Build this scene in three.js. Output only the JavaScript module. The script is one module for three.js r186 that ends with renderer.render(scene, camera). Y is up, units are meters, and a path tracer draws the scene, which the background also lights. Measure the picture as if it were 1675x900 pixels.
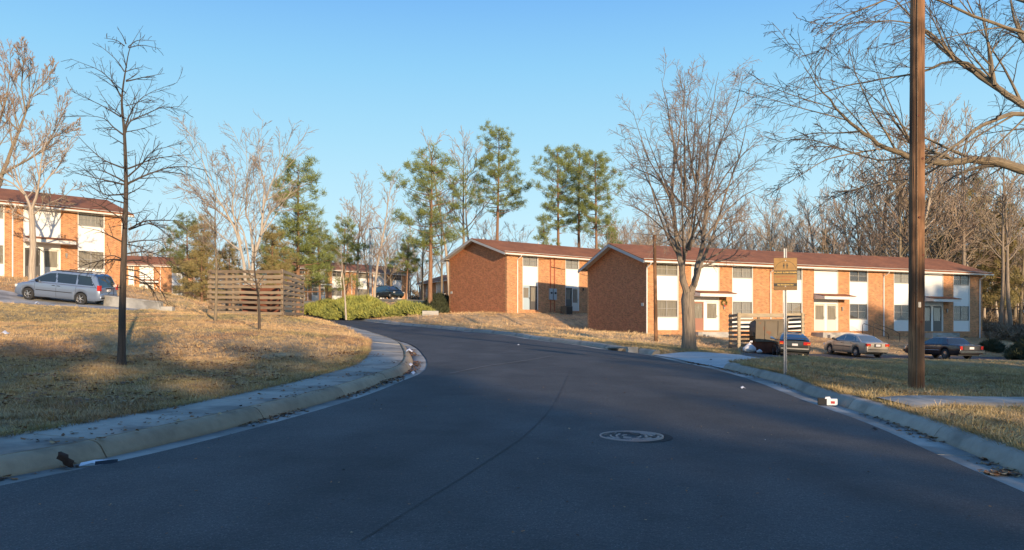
import * as THREE from 'three';
import { mergeGeometries } from 'three/addons/utils/BufferGeometryUtils.js';
import { createNoise2D } from 'simplex-noise';

// ---------------------------------------------------------------- camera, sky, sun, exposure
const W0 = 1675, H0 = 900, F = 1400, CX = 837.5, CY = 555, EYE = 1.55;
const scene = new THREE.Scene();
const camera = new THREE.PerspectiveCamera(2 * Math.atan(CY / F) * 180 / Math.PI, W0 / (2 * CY), 0.1, 3000);
camera.position.set(0, EYE, 0);
camera.lookAt(0, EYE, -100);
camera.setViewOffset(W0, 2 * CY, 0, 0, W0, H0);        // level camera, lens shifted up
camera.updateProjectionMatrix();
const renderer = new THREE.WebGLRenderer({ antialias: true });
renderer.setSize(1024, 550);
renderer.toneMapping = THREE.LinearToneMapping;
renderer.toneMappingExposure = 1.3;
renderer.shadowMap.enabled = true;

const SUN_AZ = 23 * Math.PI / 180, SUN_EL = 9.2 * Math.PI / 180;
const SUN = new THREE.Vector3(Math.sin(SUN_AZ) * Math.cos(SUN_EL), Math.sin(SUN_EL), Math.cos(SUN_AZ) * Math.cos(SUN_EL));
const sun = new THREE.DirectionalLight(new THREE.Color(1, 0.76, 0.5), 5);
sun.position.copy(SUN).multiplyScalar(160).add(new THREE.Vector3(0, 0, -40));
sun.target.position.set(0, 0, -40);
sun.castShadow = true;
sun.shadow.mapSize.set(4096, 4096);
Object.assign(sun.shadow.camera, { left: -90, right: 90, top: 70, bottom: -70, near: 1, far: 420 });
scene.add(sun, sun.target);

{ // clear winter evening sky, computed; pale at the horizon, deepening upwards
  const w = 512, h = 256, d = new Float32Array(w * h * 4);
  const ramp = [[-90, 0.131, 0.136, 0.136], [-4, 0.374, 0.421, 0.439], [0, 0.608, 0.757, 0.804], [4, 0.524, 0.72, 0.795], [9, 0.411, 0.654, 0.776], [13, 0.318, 0.584, 0.757], [17.5, 0.229, 0.5, 0.739], [22, 0.154, 0.383, 0.715], [40, 0.075, 0.234, 0.58], [90, 0.047, 0.136, 0.421]];
  for (let j = 0; j < h; j++) for (let i = 0; i < w; i++) {
    const el = ((j + .5) / h - .5) * 180, az = ((i + .5) / w - .5) * 2 * Math.PI;
    let k = 1; while (k < ramp.length - 1 && ramp[k][0] < el) k++;
    const a = ramp[k - 1], b = ramp[k], t = Math.min(1, Math.max(0, (el - a[0]) / (b[0] - a[0])));
    const e = el * Math.PI / 180, v = [Math.cos(e) * Math.cos(az), Math.sin(e), Math.cos(e) * Math.sin(az)];
    const c = v[0] * SUN.x + v[1] * SUN.y + v[2] * SUN.z;
    const glow = Math.pow(Math.max(0, c), 6) * .45 * Math.exp(-Math.max(0, el) / 25);
    const o = (j * w + i) * 4;
    d[o] = a[1] + (b[1] - a[1]) * t + glow * 1.0; d[o + 1] = a[2] + (b[2] - a[2]) * t + glow * .72; d[o + 2] = a[3] + (b[3] - a[3]) * t + glow * .4; d[o + 3] = 1;
  }
  const t = new THREE.DataTexture(d, w, h, THREE.RGBAFormat, THREE.FloatType);
  t.mapping = THREE.EquirectangularReflectionMapping; t.magFilter = THREE.LinearFilter; t.colorSpace = THREE.LinearSRGBColorSpace; t.needsUpdate = true;
  scene.background = t; scene.environment = t;
}

// ---------------------------------------------------------------- helpers
function rng(seed) { let a = seed >>> 0; return () => { a = (a + 0x6D2B79F5) | 0; let t = Math.imul(a ^ (a >>> 15), 1 | a); t = (t + Math.imul(t ^ (t >>> 7), 61 | t)) ^ t; return ((t ^ (t >>> 14)) >>> 0) / 4294967296; }; }
const n2 = createNoise2D(rng(11)), n2b = createNoise2D(rng(12));
const lerp = (a, b, t) => a + (b - a) * t, clamp = (x, a = 0, b = 1) => Math.min(b, Math.max(a, x));
const smooth = (a, b, x) => { const t = clamp((x - a) / (b - a)); return t * t * (3 - 2 * t); };
const V = (x, y, z) => new THREE.Vector3(x, y, z);
const W = (X, Y, D) => new THREE.Vector3(X, Y, -D);              // X right, Y up, D metres ahead
const names = {};
function numbered(n) { const k = names[n] = (names[n] ?? -1) + 1; return k ? n + '_' + String(k).padStart(3, '0') : n; }
function tag(o, label, category, group, kind) { if (label) o.userData.label = label; if (category) o.userData.category = category; if (group) o.userData.group = group; if (kind) o.userData.kind = kind; return o; }
function thing(name, label, category, pos, turn = 0, group) { const o = new THREE.Group(); o.name = numbered(name); if (pos) o.position.copy(pos); o.rotation.y = turn; scene.add(o); return tag(o, label, category, group); }
function structure(o, label) { o.userData.kind = 'structure'; if (label) o.userData.label = label; return o; }

class MB {                                                       // collects faces into one geometry
  constructor() { this.p = []; this.n = []; this.u = []; this.i = []; this.c = null; }
  v(p, n, u, w) { this.p.push(p.x, p.y, p.z); this.n.push(n.x, n.y, n.z); this.u.push(u, w); return this.p.length / 3 - 1; }
  quad(a, b, c, d, uv) {
    const e = V().subVectors(b, a), f = V().subVectors(d, a), n = V().crossVectors(e, f).normalize();
    const lu = e.length(), lv = f.length();
    uv = uv || [0, 0, lu, 0, lu, lv, 0, lv];
    const k = [a, b, c, d].map((q, j) => this.v(q, n, uv[2 * j], uv[2 * j + 1]));
    this.i.push(k[0], k[1], k[2], k[0], k[2], k[3]); return this;
  }
  tri(a, b, c, uv) {
    const n = V().crossVectors(V().subVectors(b, a), V().subVectors(c, a)).normalize();
    uv = uv || [a.x + a.z, a.y, b.x + b.z, b.y, c.x + c.z, c.y];
    const k = [a, b, c].map((q, j) => this.v(q, n, uv[2 * j], uv[2 * j + 1])); this.i.push(...k); return this;
  }
  // box from min to max corners, uv in metres by position
  box(x0, y0, z0, x1, y1, z1, m) {
    const P = (x, y, z) => { const q = V(x, y, z); return m ? q.applyMatrix4(m) : q; };
    const f = (a, b, c, d, uv) => this.quad(P(...a), P(...b), P(...c), P(...d), uv);
    f([x0, y0, z1], [x1, y0, z1], [x1, y1, z1], [x0, y1, z1], [x0, y0, x1, y0, x1, y1, x0, y1]);
    f([x1, y0, z0], [x0, y0, z0], [x0, y1, z0], [x1, y1, z0], [x1, y0, x0, y0, x0, y1, x1, y1]);
    f([x1, y0, z1], [x1, y0, z0], [x1, y1, z0], [x1, y1, z1], [-z1, y0, -z0, y0, -z0, y1, -z1, y1]);
    f([x0, y0, z0], [x0, y0, z1], [x0, y1, z1], [x0, y1, z0], [z0, y0, z1, y0, z1, y1, z0, y1]);
    f([x0, y1, z1], [x1, y1, z1], [x1, y1, z0], [x0, y1, z0], [x0, -z1, x1, -z1, x1, -z0, x0, -z0]);
    f([x0, y0, z0], [x1, y0, z0], [x1, y0, z1], [x0, y0, z1], [x0, z0, x1, z0, x1, z1, x0, z1]);
    return this;
  }
  beam(a, b, w, h, up = V(0, 1, 0)) {                            // square bar between two points
    const d = V().subVectors(b, a), L = d.length(); d.normalize();
    const s = V().crossVectors(d, up); if (s.lengthSq() < 1e-6) s.set(1, 0, 0); s.normalize();
    const t = V().crossVectors(s, d).normalize();
    const m = new THREE.Matrix4().makeBasis(d, t, s).setPosition(a);
    return this.box(0, -h / 2, -w / 2, L, h / 2, w / 2, m);
  }
  tube(pts, radii, sides = 5, capEnd = false) {
    const N = pts.length; let ref = V(.31, .12, .94), base = this.p.length / 3, len = 0;
    for (let k = 0; k < N; k++) {
      const d = V().subVectors(pts[Math.min(N - 1, k + 1)], pts[Math.max(0, k - 1)]).normalize();
      const a = V().crossVectors(d, ref); if (a.lengthSq() < 1e-5) a.crossVectors(d, V(1, 0, 0)); a.normalize();
      const b = V().crossVectors(d, a); ref = V().crossVectors(a, d);
      if (k) len += pts[k].distanceTo(pts[k - 1]);
      for (let s = 0; s <= sides; s++) {
        const t = s / sides * Math.PI * 2, n = a.clone().multiplyScalar(Math.cos(t)).addScaledVector(b, Math.sin(t));
        this.v(pts[k].clone().addScaledVector(n, radii[k]), n, s / sides * Math.max(.2, radii[0] * 6.3), len);
      }
    }
    const R = sides + 1;
    for (let k = 0; k < N - 1; k++) for (let s = 0; s < sides; s++) {
      const q = base + k * R + s; this.i.push(q, q + 1, q + R, q + 1, q + R + 1, q + R);
    }
    if (capEnd) { const e = base + (N - 1) * R; for (let s = 1; s < sides - 1; s++) this.i.push(e, e + s, e + s + 1); }
    return this;
  }
  cyl(c, r, h, sides = 16, axis = 'y', r2 = r) {                 // closed cylinder from c along axis
    const d = axis === 'y' ? V(0, 1, 0) : axis === 'x' ? V(1, 0, 0) : V(0, 0, 1);
    const e = c.clone().addScaledVector(d, h);
    this.tube([c, e], [r, r2], sides);
    for (const [o, s, rr] of [[c, -1, r], [e, 1, r2]]) {
      const a = axis === 'x' ? V(0, 1, 0) : V(1, 0, 0), b = V().crossVectors(d, a), n = d.clone().multiplyScalar(s);
      const k0 = this.v(o, n, 0, 0), ks = [];
      for (let j = 0; j <= sides; j++) { const t = j / sides * Math.PI * 2, q = o.clone().addScaledVector(a, Math.cos(t) * rr).addScaledVector(b, Math.sin(t) * rr); ks.push(this.v(q, n, Math.cos(t) * rr, Math.sin(t) * rr)); }
      for (let j = 0; j < sides; j++) s > 0 ? this.i.push(k0, ks[j], ks[j + 1]) : this.i.push(k0, ks[j + 1], ks[j]);
    }
    return this;
  }
  // loft: rings of equal length (open), smooth normals, optional closing
  loft(rings, closed = false, uvs) {
    const N = rings.length, M = rings[0].length, base = this.p.length / 3;
    for (let i = 0; i < N; i++) for (let j = 0; j < M; j++) this.v(rings[i][j], V(0, 0, 0), uvs ? uvs[i][j][0] : j, uvs ? uvs[i][j][1] : i);
    const f = [], nn = V(), A = V(), B = V();
    for (let i = 0; i < N - 1; i++) for (let j = 0; j < (closed ? M : M - 1); j++) {
      const a = base + i * M + j, b = base + i * M + (j + 1) % M, c = a + M, d = b + M; f.push(a, c, b, b, c, d);
    }
    const P = (k) => V(this.p[3 * k], this.p[3 * k + 1], this.p[3 * k + 2]);
    for (let k = 0; k < f.length; k += 3) {
      const a = P(f[k]); A.subVectors(P(f[k + 1]), a); B.subVectors(P(f[k + 2]), a); nn.crossVectors(A, B);
      for (let q = 0; q < 3; q++) { const z = 3 * f[k + q]; this.n[z] += nn.x; this.n[z + 1] += nn.y; this.n[z + 2] += nn.z; }
    }
    for (let k = base; k < base + N * M; k++) { const z = 3 * k, l = Math.hypot(this.n[z], this.n[z + 1], this.n[z + 2]) || 1; this.n[z] /= l; this.n[z + 1] /= l; this.n[z + 2] /= l; }
    this.i.push(...f); return this;
  }
  fan(ring, flip) {                                              // flat cap
    const c = V(); ring.forEach((q) => c.add(q)); c.divideScalar(ring.length);
    for (let k = 0; k < ring.length; k++) { const a = ring[k], b = ring[(k + 1) % ring.length]; if (a.distanceToSquared(b) > 1e-9) flip ? this.tri(c, b, a) : this.tri(c, a, b); }
    return this;
  }
  geo() {
    const g = new THREE.BufferGeometry();
    g.setAttribute('position', new THREE.BufferAttribute(new Float32Array(this.p), 3));
    g.setAttribute('normal', new THREE.BufferAttribute(new Float32Array(this.n), 3));
    g.setAttribute('uv', new THREE.BufferAttribute(new Float32Array(this.u), 2));
    g.setIndex(this.i.length > 0 ? new THREE.BufferAttribute(new Uint32Array(this.i), 1) : null);
    return g;
  }
  mesh(name, mat, parent, label) {
    const m = new THREE.Mesh(this.geo(), mat); m.castShadow = m.receiveShadow = true;
    m.name = parent && parent !== scene ? name : numbered(name); if (label) m.userData.label = label;
    (parent || scene).add(m); return m;
  }
}
const mesh = (name, geo, mat, parent, label) => { const m = new THREE.Mesh(geo, mat); m.castShadow = m.receiveShadow = true; m.name = parent && parent !== scene ? name : numbered(name); if (label) m.userData.label = label; (parent || scene).add(m); return m; };

// ---------------------------------------------------------------- textures (linear albedo in, sRGB bytes out)
const toS = (x) => 255 * clamp(x <= .0031308 ? 12.92 * x : 1.055 * Math.pow(x, 1 / 2.4) - .055);
function hash2(x, y, s) { let h = Math.imul(x, 374761393) + Math.imul(y, 668265263) + Math.imul(s, 2147483647 ^ 0x5bd1e995); h = Math.imul(h ^ (h >>> 13), 1274126177); return ((h ^ (h >>> 16)) >>> 0) / 4294967296; }
function pnoise(u, v, f, s, fy = f) {                              // periodic value noise on the unit square
  const x = u * f, y = v * fy, x0 = Math.floor(x), y0 = Math.floor(y); let a = x - x0, b = y - y0;
  a = a * a * (3 - 2 * a); b = b * b * (3 - 2 * b);
  const m = (k, q) => ((k % q) + q) % q, X0 = m(x0, f), X1 = m(x0 + 1, f), Y0 = m(y0, fy), Y1 = m(y0 + 1, fy);
  return lerp(lerp(hash2(X0, Y0, s), hash2(X1, Y0, s), a), lerp(hash2(X0, Y1, s), hash2(X1, Y1, s), a), b);
}
const fbm = (u, v, f, s, o = 4, fy = f) => { let t = 0, w = 0, a = 1; for (let k = 0; k < o; k++) { t += a * pnoise(u, v, f << k, s + k, fy << k); w += a; a *= .55; } return t / w; };
function tex(size, fn, metres, srgb = true, h = size) {
  const d = new Uint8Array(size * h * 4);
  for (let j = 0; j < h; j++) for (let i = 0; i < size; i++) {
    const c = fn((i + .5) / size, (j + .5) / h, i, j), o = (j * size + i) * 4;
    if (srgb) { d[o] = toS(c[0]); d[o + 1] = toS(c[1]); d[o + 2] = toS(c[2]); } else d[o] = d[o + 1] = d[o + 2] = 255 * clamp(c);
    d[o + 3] = 255;
  }
  const t = new THREE.DataTexture(d, size, h); t.wrapS = t.wrapT = THREE.RepeatWrapping; t.magFilter = THREE.LinearFilter; t.minFilter = THREE.LinearMipmapLinearFilter; t.generateMipmaps = true;
  if (srgb) t.colorSpace = THREE.SRGBColorSpace;
  const [mx, my] = Array.isArray(metres) ? metres : [metres, metres]; t.repeat.set(1 / mx, 1 / my); t.needsUpdate = true; return t;
}
const M = {};
const std = (o) => new THREE.MeshStandardMaterial(o), lin = (r, g, b) => new THREE.Color().setRGB(r, g, b);
{
  const spk = tex(512, (u, v, i, j) => clamp(.25 + .5 * hash2(i, j, 5) * hash2(i, j, 8) + .5 * fbm(u, v, 64, 3, 3)), 2.2, false);
  M.asphalt = std({ color: lin(1, 1, 1), vertexColors: true, roughness: .82, bumpMap: spk, bumpScale: .012,
    map: tex(1024, (u, v, i, j) => { const s = hash2(i >> 1, j >> 1, 2), f = fbm(u, v, 6, 31, 5), q = s > .94 ? 2.1 : s < .18 ? .6 : 1; const b = (.55 + .75 * f) * q * (.85 + .3 * hash2(i, j, 4)); return [.062 * b, .056 * b, .052 * b]; }, 4.3) });
  const cb = tex(512, (u, v, i, j) => clamp(.3 + .45 * fbm(u, v, 24, 7, 5) + .25 * hash2(i, j, 3)), 1.7, false);
  const ctex = (s, t, dirt = .38) => tex(1024, (u, v, i, j) => { const f = fbm(u, v, 4, s, 6), g = fbm(u, v, 40, s + 9, 3), st = smooth(.52, .7, fbm(u, v, 3, s + 20, 5)); const b = (.62 + .5 * f + .22 * (g - .5) + .1 * (hash2(i, j, s) - .5)) * (1 - dirt * st); return [t[0] * b, t[1] * b, t[2] * b]; }, 3.1);
  M.kerb = std({ vertexColors: true, roughness: .9, bumpMap: cb, bumpScale: .008, map: ctex(41, [.42, .375, .31]) });
  M.kerbWorn = std({ vertexColors: true, color: lin(1, .84, .66), roughness: .92, bumpMap: cb, bumpScale: .012, map: ctex(47, [.42, .375, .31], .62) });
  M.gutter = std({ roughness: .85, bumpMap: cb, bumpScale: .006, map: ctex(55, [.40, .37, .32]) });
  M.slab = std({ vertexColors: true, roughness: .8, bumpMap: cb, bumpScale: .006, map: ctex(77, [.40, .36, .30]) });
  M.concrete = std({ roughness: .9, bumpMap: cb, bumpScale: .005, map: ctex(88, [.47, .45, .41]) });
  M.apron = std({ roughness: .9, bumpMap: cb, bumpScale: .004, map: ctex(93, [.56, .545, .51], .15) });
  M.ground = std({ vertexColors: true, roughness: 1, bumpMap: tex(512, (u, v, i, j) => clamp(fbm(u, v, 32, 61, 5) * .8 + .2 * hash2(i, j, 6)), 2.3, false), bumpScale: .05,
    map: tex(1024, (u, v, i, j) => { const f = fbm(u, v, 8, 91, 6), g = pnoise(u, v, 220, 14, 90), h = hash2(i, j, 12); const b = .42 + .75 * f + .5 * (g - .5) + .25 * (h - .5); return [b, b * .99, b * .95]; }, 5.3) });
  const bw = .2032, bh = .0677, brick = (T, spread) => { // running bond, every brick its own shade
    const nx = 24, ny = 36, S = 1024, px = S / nx, py = S / ny;
    const at = (i, j) => { const r = Math.floor(j / py), x = i / px + (r % 2 ? .5 : 0), c = Math.floor(x) % nx, fx = (x - Math.floor(x)) * px, fy = j - r * py; return [r, c, Math.min(fx, px - fx), Math.min(fy, py - fy)]; };
    return { map: tex(S, (u, v, i, j) => { const [r, c, dx, dy] = at(i, j); const g = fbm(u, v, 16, 5, 4);
        if (dx < 1.7 || dy < 2.2) { const m = .30 + .12 * g; return [m * T.m[0], m * T.m[1], m * T.m[2]]; }
        const h = hash2(c, r, 33), k = hash2(c, r, 71), b = (1 - spread / 2 + spread * h) * (.8 + .4 * g) * (k > .9 ? .72 : 1);
        return [T.b[0] * b, T.b[1] * b * (.94 + .12 * k), T.b[2] * b]; }, [nx * bw, ny * bh]),
      bumpMap: tex(512, (u, v) => { const [, , dx, dy] = at(u * S, v * S); return dx < 1.7 || dy < 2.2 ? .15 : .8 + .2 * fbm(u, v, 64, 9, 2); }, [nx * bw, ny * bh], false), bumpScale: .012, roughness: .92 }; };
  M.brick = std(brick({ b: [.52, .22, .085], m: [1.6, 1.18, .78] }, .5)); M.brickEnd = std(brick({ b: [.51, .18, .075], m: [1.1, .68, .44] }, .4));  // one red brick; front copy tinted lighter and yellower to carry the sun
  M.shingle = std({ roughness: .95, map: tex(1024, (u, v, i, j) => { const r = Math.floor(v * 32), x = u * 20 + (r % 3) * .37, c = Math.floor(x), f = fbm(u, v, 5, 3, 5); const e = (v * 32 - r) < .1 ? .72 : 1; const b = (.72 + .4 * hash2(c % 20, r, 4) * .6 + .5 * (f - .5)) * e * (.9 + .2 * hash2(i, j, 1)); return [.37 * b, .13 * b, .048 * b]; }, 4.6), bumpMap: tex(512, (u, v, i, j) => clamp(1 - (v * 32 % 1)) * .8 + .2 * hash2(i, j, 2), 4.6, false), bumpScale: .01 });
  const barkB = tex(512, (u, v) => clamp(1.4 * Math.abs(fbm(u, v, 14, 21, 4, 4) - .5) * 2), [.6, 1.4], false);
  const bark = (r, g, b, s = 1) => std({ roughness: .95, bumpMap: barkB, bumpScale: .02 * s, map: tex(256, (u, v, i, j) => { const f = fbm(u, v, 12, 51, 4, 3), q = .45 + 1.1 * f + .15 * (hash2(i, j, 3) - .5); return [r * q, g * q, b * q]; }, [.6, 1.4]) });
  M.barkOak = bark(.085, .066, .052); M.barkMaple = bark(.27, .21, .155); M.barkPale = bark(.42, .34, .26, .5); M.barkPine = bark(.26, .145, .085); M.barkTan = bark(.24, .185, .12); M.barkBirch = bark(.42, .36, .29, .4);
  M.twig = std({ color: lin(.33, .235, .17), roughness: .95 }); M.twigDark = std({ color: lin(.085, .062, .048), roughness: .95 }); M.twigPale = std({ color: lin(.30, .22, .155), roughness: .95 }); M.twigWood = std({ color: lin(.40, .315, .23), roughness: 1 });
  const wood = (r, g, b, mx, my, s) => ({ map: tex(512, (u, v, i, j) => { const f = fbm(u, v, 3, s, 5, 48), k = fbm(u, v, 6, s + 3, 3, 6); const q = .45 + .8 * f + .45 * (k - .5) + .12 * (hash2(i, j, 9) - .5); return [r * q, g * q, b * q]; }, [mx, my]), bumpMap: tex(256, (u, v) => fbm(u, v, 3, s, 4, 48), [mx, my], false), bumpScale: .006, roughness: .92 });
  M.plank = std(wood(.36, .265, .17, 2.4, .5, 17)); M.plank2 = std(wood(.28, .2, .13, 2.1, .46, 19)); M.plank3 = std(wood(.44, .35, .24, 2.7, .53, 23));
  M.post = std(wood(.50, .40, .26, 2.2, .5, 29));
  M.pole = std({ roughness: .9, map: tex(512, (u, v, i, j) => { const f = fbm(u, v, 40, 6, 4, 3), k = fbm(u, v, 4, 8, 4), crack = pnoise(u, v, 46, 44, 4) > .8 ? .32 : 1, stain = .55 + .6 * smooth(.35, .62, fbm(u, v, 3, 61, 4, 5)); const q = (.3 + 1.0 * f + .4 * (k - .5)) * crack * stain; return [.29 * q, .145 * q, .068 * q]; }, [1, 3.3]), bumpMap: tex(512, (u, v) => fbm(u, v, 50, 6, 4, 4), [1, 3.3], false), bumpScale: .01 });
  const paint = (r, g, b, rough = .6) => std({ roughness: rough, map: tex(256, (u, v, i, j) => { const f = fbm(u, v, 3, 91, 5), q = .92 + .14 * f; return [r * q, g * q, b * q]; }, 3.7), bumpMap: cb, bumpScale: .001 });
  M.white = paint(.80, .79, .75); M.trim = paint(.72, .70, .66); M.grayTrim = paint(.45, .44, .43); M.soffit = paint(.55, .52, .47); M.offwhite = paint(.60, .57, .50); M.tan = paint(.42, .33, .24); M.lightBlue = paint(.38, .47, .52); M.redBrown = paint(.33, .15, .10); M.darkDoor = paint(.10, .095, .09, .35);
  M.frame = std({ color: lin(.30, .285, .26), roughness: .45, metalness: .3 });
  M.glass = new THREE.MeshPhysicalMaterial({ color: lin(1, 1, 1), transmission: 1, thickness: 0, roughness: .03, ior: 1.5 });
  M.curtain = std({ roughness: 1, map: tex(256, (u, v) => { const f = .6 + .4 * pnoise(u, v, 40, 3, 2); return [.30 * f, .275 * f, .225 * f]; }, 1.3) });
  M.curtainDark = std({ roughness: 1, color: lin(.06, .055, .05) });
  M.dark = std({ color: lin(.02, .02, .02), roughness: .9 }); M.black = std({ color: lin(.012, .012, .013), roughness: .6 });
  M.steel = std({ color: lin(.33, .33, .34), roughness: .5, metalness: .7 }); M.meter = std({ color: lin(.36, .40, .42), roughness: .5 }); M.pipe = std({ color: lin(.33, .075, .03), roughness: .6 }); M.conduit = std({ color: lin(.36, .09, .04), roughness: .55 });
  M.iron = std({ roughness: .45, metalness: .6, map: tex(256, (u, v) => { const q = .6 + .8 * fbm(u, v, 8, 2, 4); return [.07 * q, .06 * q, .055 * q]; }, .7) }); M.ironWorn = std({ color: lin(.30, .25, .23), roughness: .5, metalness: .5 });
  M.dumpster = std({ roughness: .75, map: tex(512, (u, v) => { const f = fbm(u, v, 3, 13, 5), s = smooth(.62, .75, fbm(u, v, 9, 17, 4)); return [lerp(.155, .2, s) * (.7 + .6 * f), lerp(.125, .10, s) * (.7 + .6 * f), lerp(.09, .055, s) * (.7 + .6 * f)]; }, 2.5) });
  M.rust = std({ roughness: .85, map: tex(256, (u, v) => { const q = .5 + fbm(u, v, 5, 23, 5); return [.16 * q, .05 * q, .025 * q]; }, 1.5) });
  M.needle = std({ color: lin(.185, .215, .055), roughness: .7, side: THREE.DoubleSide }); M.needleDark = std({ color: lin(.15, .17, .045), roughness: .75, side: THREE.DoubleSide }); M.needleOlive = std({ color: lin(.27, .215, .08), roughness: .85, side: THREE.DoubleSide });
  M.juniper = std({ color: lin(1, 1, 1), roughness: .85, side: THREE.DoubleSide }); M.shrubDark = std({ color: lin(.045, .055, .025), roughness: .85, side: THREE.DoubleSide });
  M.blade = std({ color: lin(1, 1, 1), roughness: .9, side: THREE.DoubleSide }); M.leaf = std({ color: lin(1, 1, 1), roughness: .9, side: THREE.DoubleSide });
  M.paper = std({ color: lin(.72, .71, .70), roughness: .8 }); M.bag = new THREE.MeshPhysicalMaterial({ color: lin(.66, .63, .62), roughness: .45, clearcoat: .3 }); M.red = std({ color: lin(.42, .03, .025), roughness: .5 });
  M.soil = std({ color: lin(.26, .13, .06), roughness: 1 });
  M.rubber = std({ color: lin(.025, .025, .026), roughness: .85 }); M.alloy = std({ color: lin(.55, .55, .56), roughness: .3, metalness: .8 }); M.carGlass = new THREE.MeshPhysicalMaterial({ color: lin(.018, .024, .028), roughness: .04, clearcoat: 1, clearcoatRoughness: .02 });
  M.carGlassLight = new THREE.MeshPhysicalMaterial({ color: lin(.10, .12, .12), roughness: .05, clearcoat: 1, clearcoatRoughness: .02 });
  M.tail = new THREE.MeshPhysicalMaterial({ color: lin(.50, .025, .02), roughness: .2, clearcoat: 1 }); M.amber = new THREE.MeshPhysicalMaterial({ color: lin(.65, .22, .03), roughness: .25, clearcoat: 1 }); M.lamp = new THREE.MeshPhysicalMaterial({ color: lin(.72, .72, .70), roughness: .15, clearcoat: 1 });
  M.plate = std({ color: lin(.66, .62, .60), roughness: .5 }); M.plastic = std({ color: lin(.03, .03, .032), roughness: .55 }); M.chrome = std({ color: lin(.6, .6, .6), roughness: .18, metalness: 1 });
  M.siding = paint(.20, .25, .30);
}
// ---------------------------------------------------------------- lie of the land
const at = (px, py, D) => [(px - CX) / F * D, D, EYE + (CY - py) / F * D];
const onRoad = (px, py, h = 0) => { const u = (px - CX) / F, v = (py - CY) / F, D = (EYE - h) / (.04 - .01 * u + v); return [u * D, D]; };
const LA0 = [[-15.5, -34], [-9.6, -12], [-6.35, 0], onRoad(0, 797), onRoad(189, 758), onRoad(420, 701), onRoad(599, 648), onRoad(661, 623), onRoad(689, 611), onRoad(699, 595), onRoad(691, 579.6), onRoad(674, 565.6), onRoad(646, 556), onRoad(599, 544), onRoad(555, 536), [-14.5, 64], [-21, 79], [-32, 94], [-52, 106]];
const RA0 = [[-4.5, -36], [1.2, -14], [3.3, -2], [4.1, 5], onRoad(1573, 764), onRoad(1430, 698.6), onRoad(1346, 667.5), onRoad(1220, 621), onRoad(1155, 602), onRoad(1111, 593), onRoad(1046, 579), onRoad(977, 571), onRoad(943, 565), onRoad(862, 555), onRoad(820, 548), onRoad(773, 544), onRoad(711, 537.5), onRoad(630, 530), [-15, 80], [-26, 98], [-46, 113]];
function path(pts, step, side) {                                 // resampled polyline with outward normals
  const c = new THREE.CatmullRomCurve3(pts.map((q) => V(q[0], 0, q[1])), false, 'centripetal');
  const L = c.getLength(); c.arcLengthDivisions = 800; c.updateArcLengths();
  const N = Math.round(L / step), out = [];
  for (let k = 0; k <= N; k++) { const q = c.getPointAt(k / N), t = c.getTangentAt(k / N); out.push({ x: q.x, d: q.z, nx: side * t.z, nd: -side * t.x, s: k / N * L }); }
  return out;                                                      // side +1: right of travel, -1: left
}
const LA = path(LA0, .3, -1), RA = path(RA0, .3, 1);
const GUT_L = .38, KERB_L = .24, GUT_R = .45, KERB_R = .30;
const walkW = (d) => lerp(.95, 1.1, smooth(8, 24, d));           // the left pavement widens at the bend
const off = (p, w) => [p.x + p.nx * w, p.d + p.nd * w];
const LB = LA.map((p) => off(p, GUT_L + KERB_L + (p.d < 62 ? walkW(p.d) : 0))), RB = RA.map((p) => off(p, GUT_R + KERB_R));
const APRON_NEAR = [off(RA.reduce((a, p) => Math.abs(p.d - 21.9) < Math.abs(a.d - 21.9) ? p : a), GUT_R), [7.9, 26.6]], APRON_FAR = [off(RA.reduce((a, p) => Math.abs(p.d - 27.9) < Math.abs(a.d - 27.9) ? p : a), GUT_R), [8.3, 31]];
const LOT_NEAR = [[7.9, 26.6], [12, 36], [16, 43.5], [24, 46.6], [36, 48.6]], LOT_FAR = [[8.3, 31], [10.2, 40], [12.2, 50], [20, 54], [36, 57.2]];
const inPoly = (x, d, P) => { let r = false; for (let i = 0, j = P.length - 1; i < P.length; j = i++) if ((P[i][1] > d) !== (P[j][1] > d) && x < (P[j][0] - P[i][0]) * (d - P[i][1]) / (P[j][1] - P[i][1]) + P[i][0]) r = !r; return r; };
const CORR = [...LB, ...[...RB].reverse()], APRON = [...APRON_NEAR, ...[...APRON_FAR].reverse()], LOT = [...LOT_NEAR, ...[...LOT_FAR].reverse()];
const PATH = [[5.64, 12.1], [6.5, 12.7], [8.2, 12.9], [11, 13.0], [16, 13.1], [24, 13.4], [24, 14.6], [16, 14.25], [11, 14.1], [8.2, 14.0], [6.5, 13.8], [5.66, 13.3]];
const TERR = [[-62, 46.6], [-30, 44.6], [-19.6, 43.8], [-19.6, 48.6], [-30, 49.6], [-62, 52]];          // the upper parking strip
function edgeDist(x, d, P) { let m = 1e9; for (let i = 0, j = P.length - 1; i < P.length; j = i++) { const a = P[j], b = P[i], ux = b[0] - a[0], ud = b[1] - a[1], t = clamp(((x - a[0]) * ux + (d - a[1]) * ud) / (ux * ux + ud * ud + 1e-9)); m = Math.min(m, (x - a[0] - ux * t) ** 2 + (d - a[1] - ud * t) ** 2); } return Math.sqrt(m); }

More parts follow.
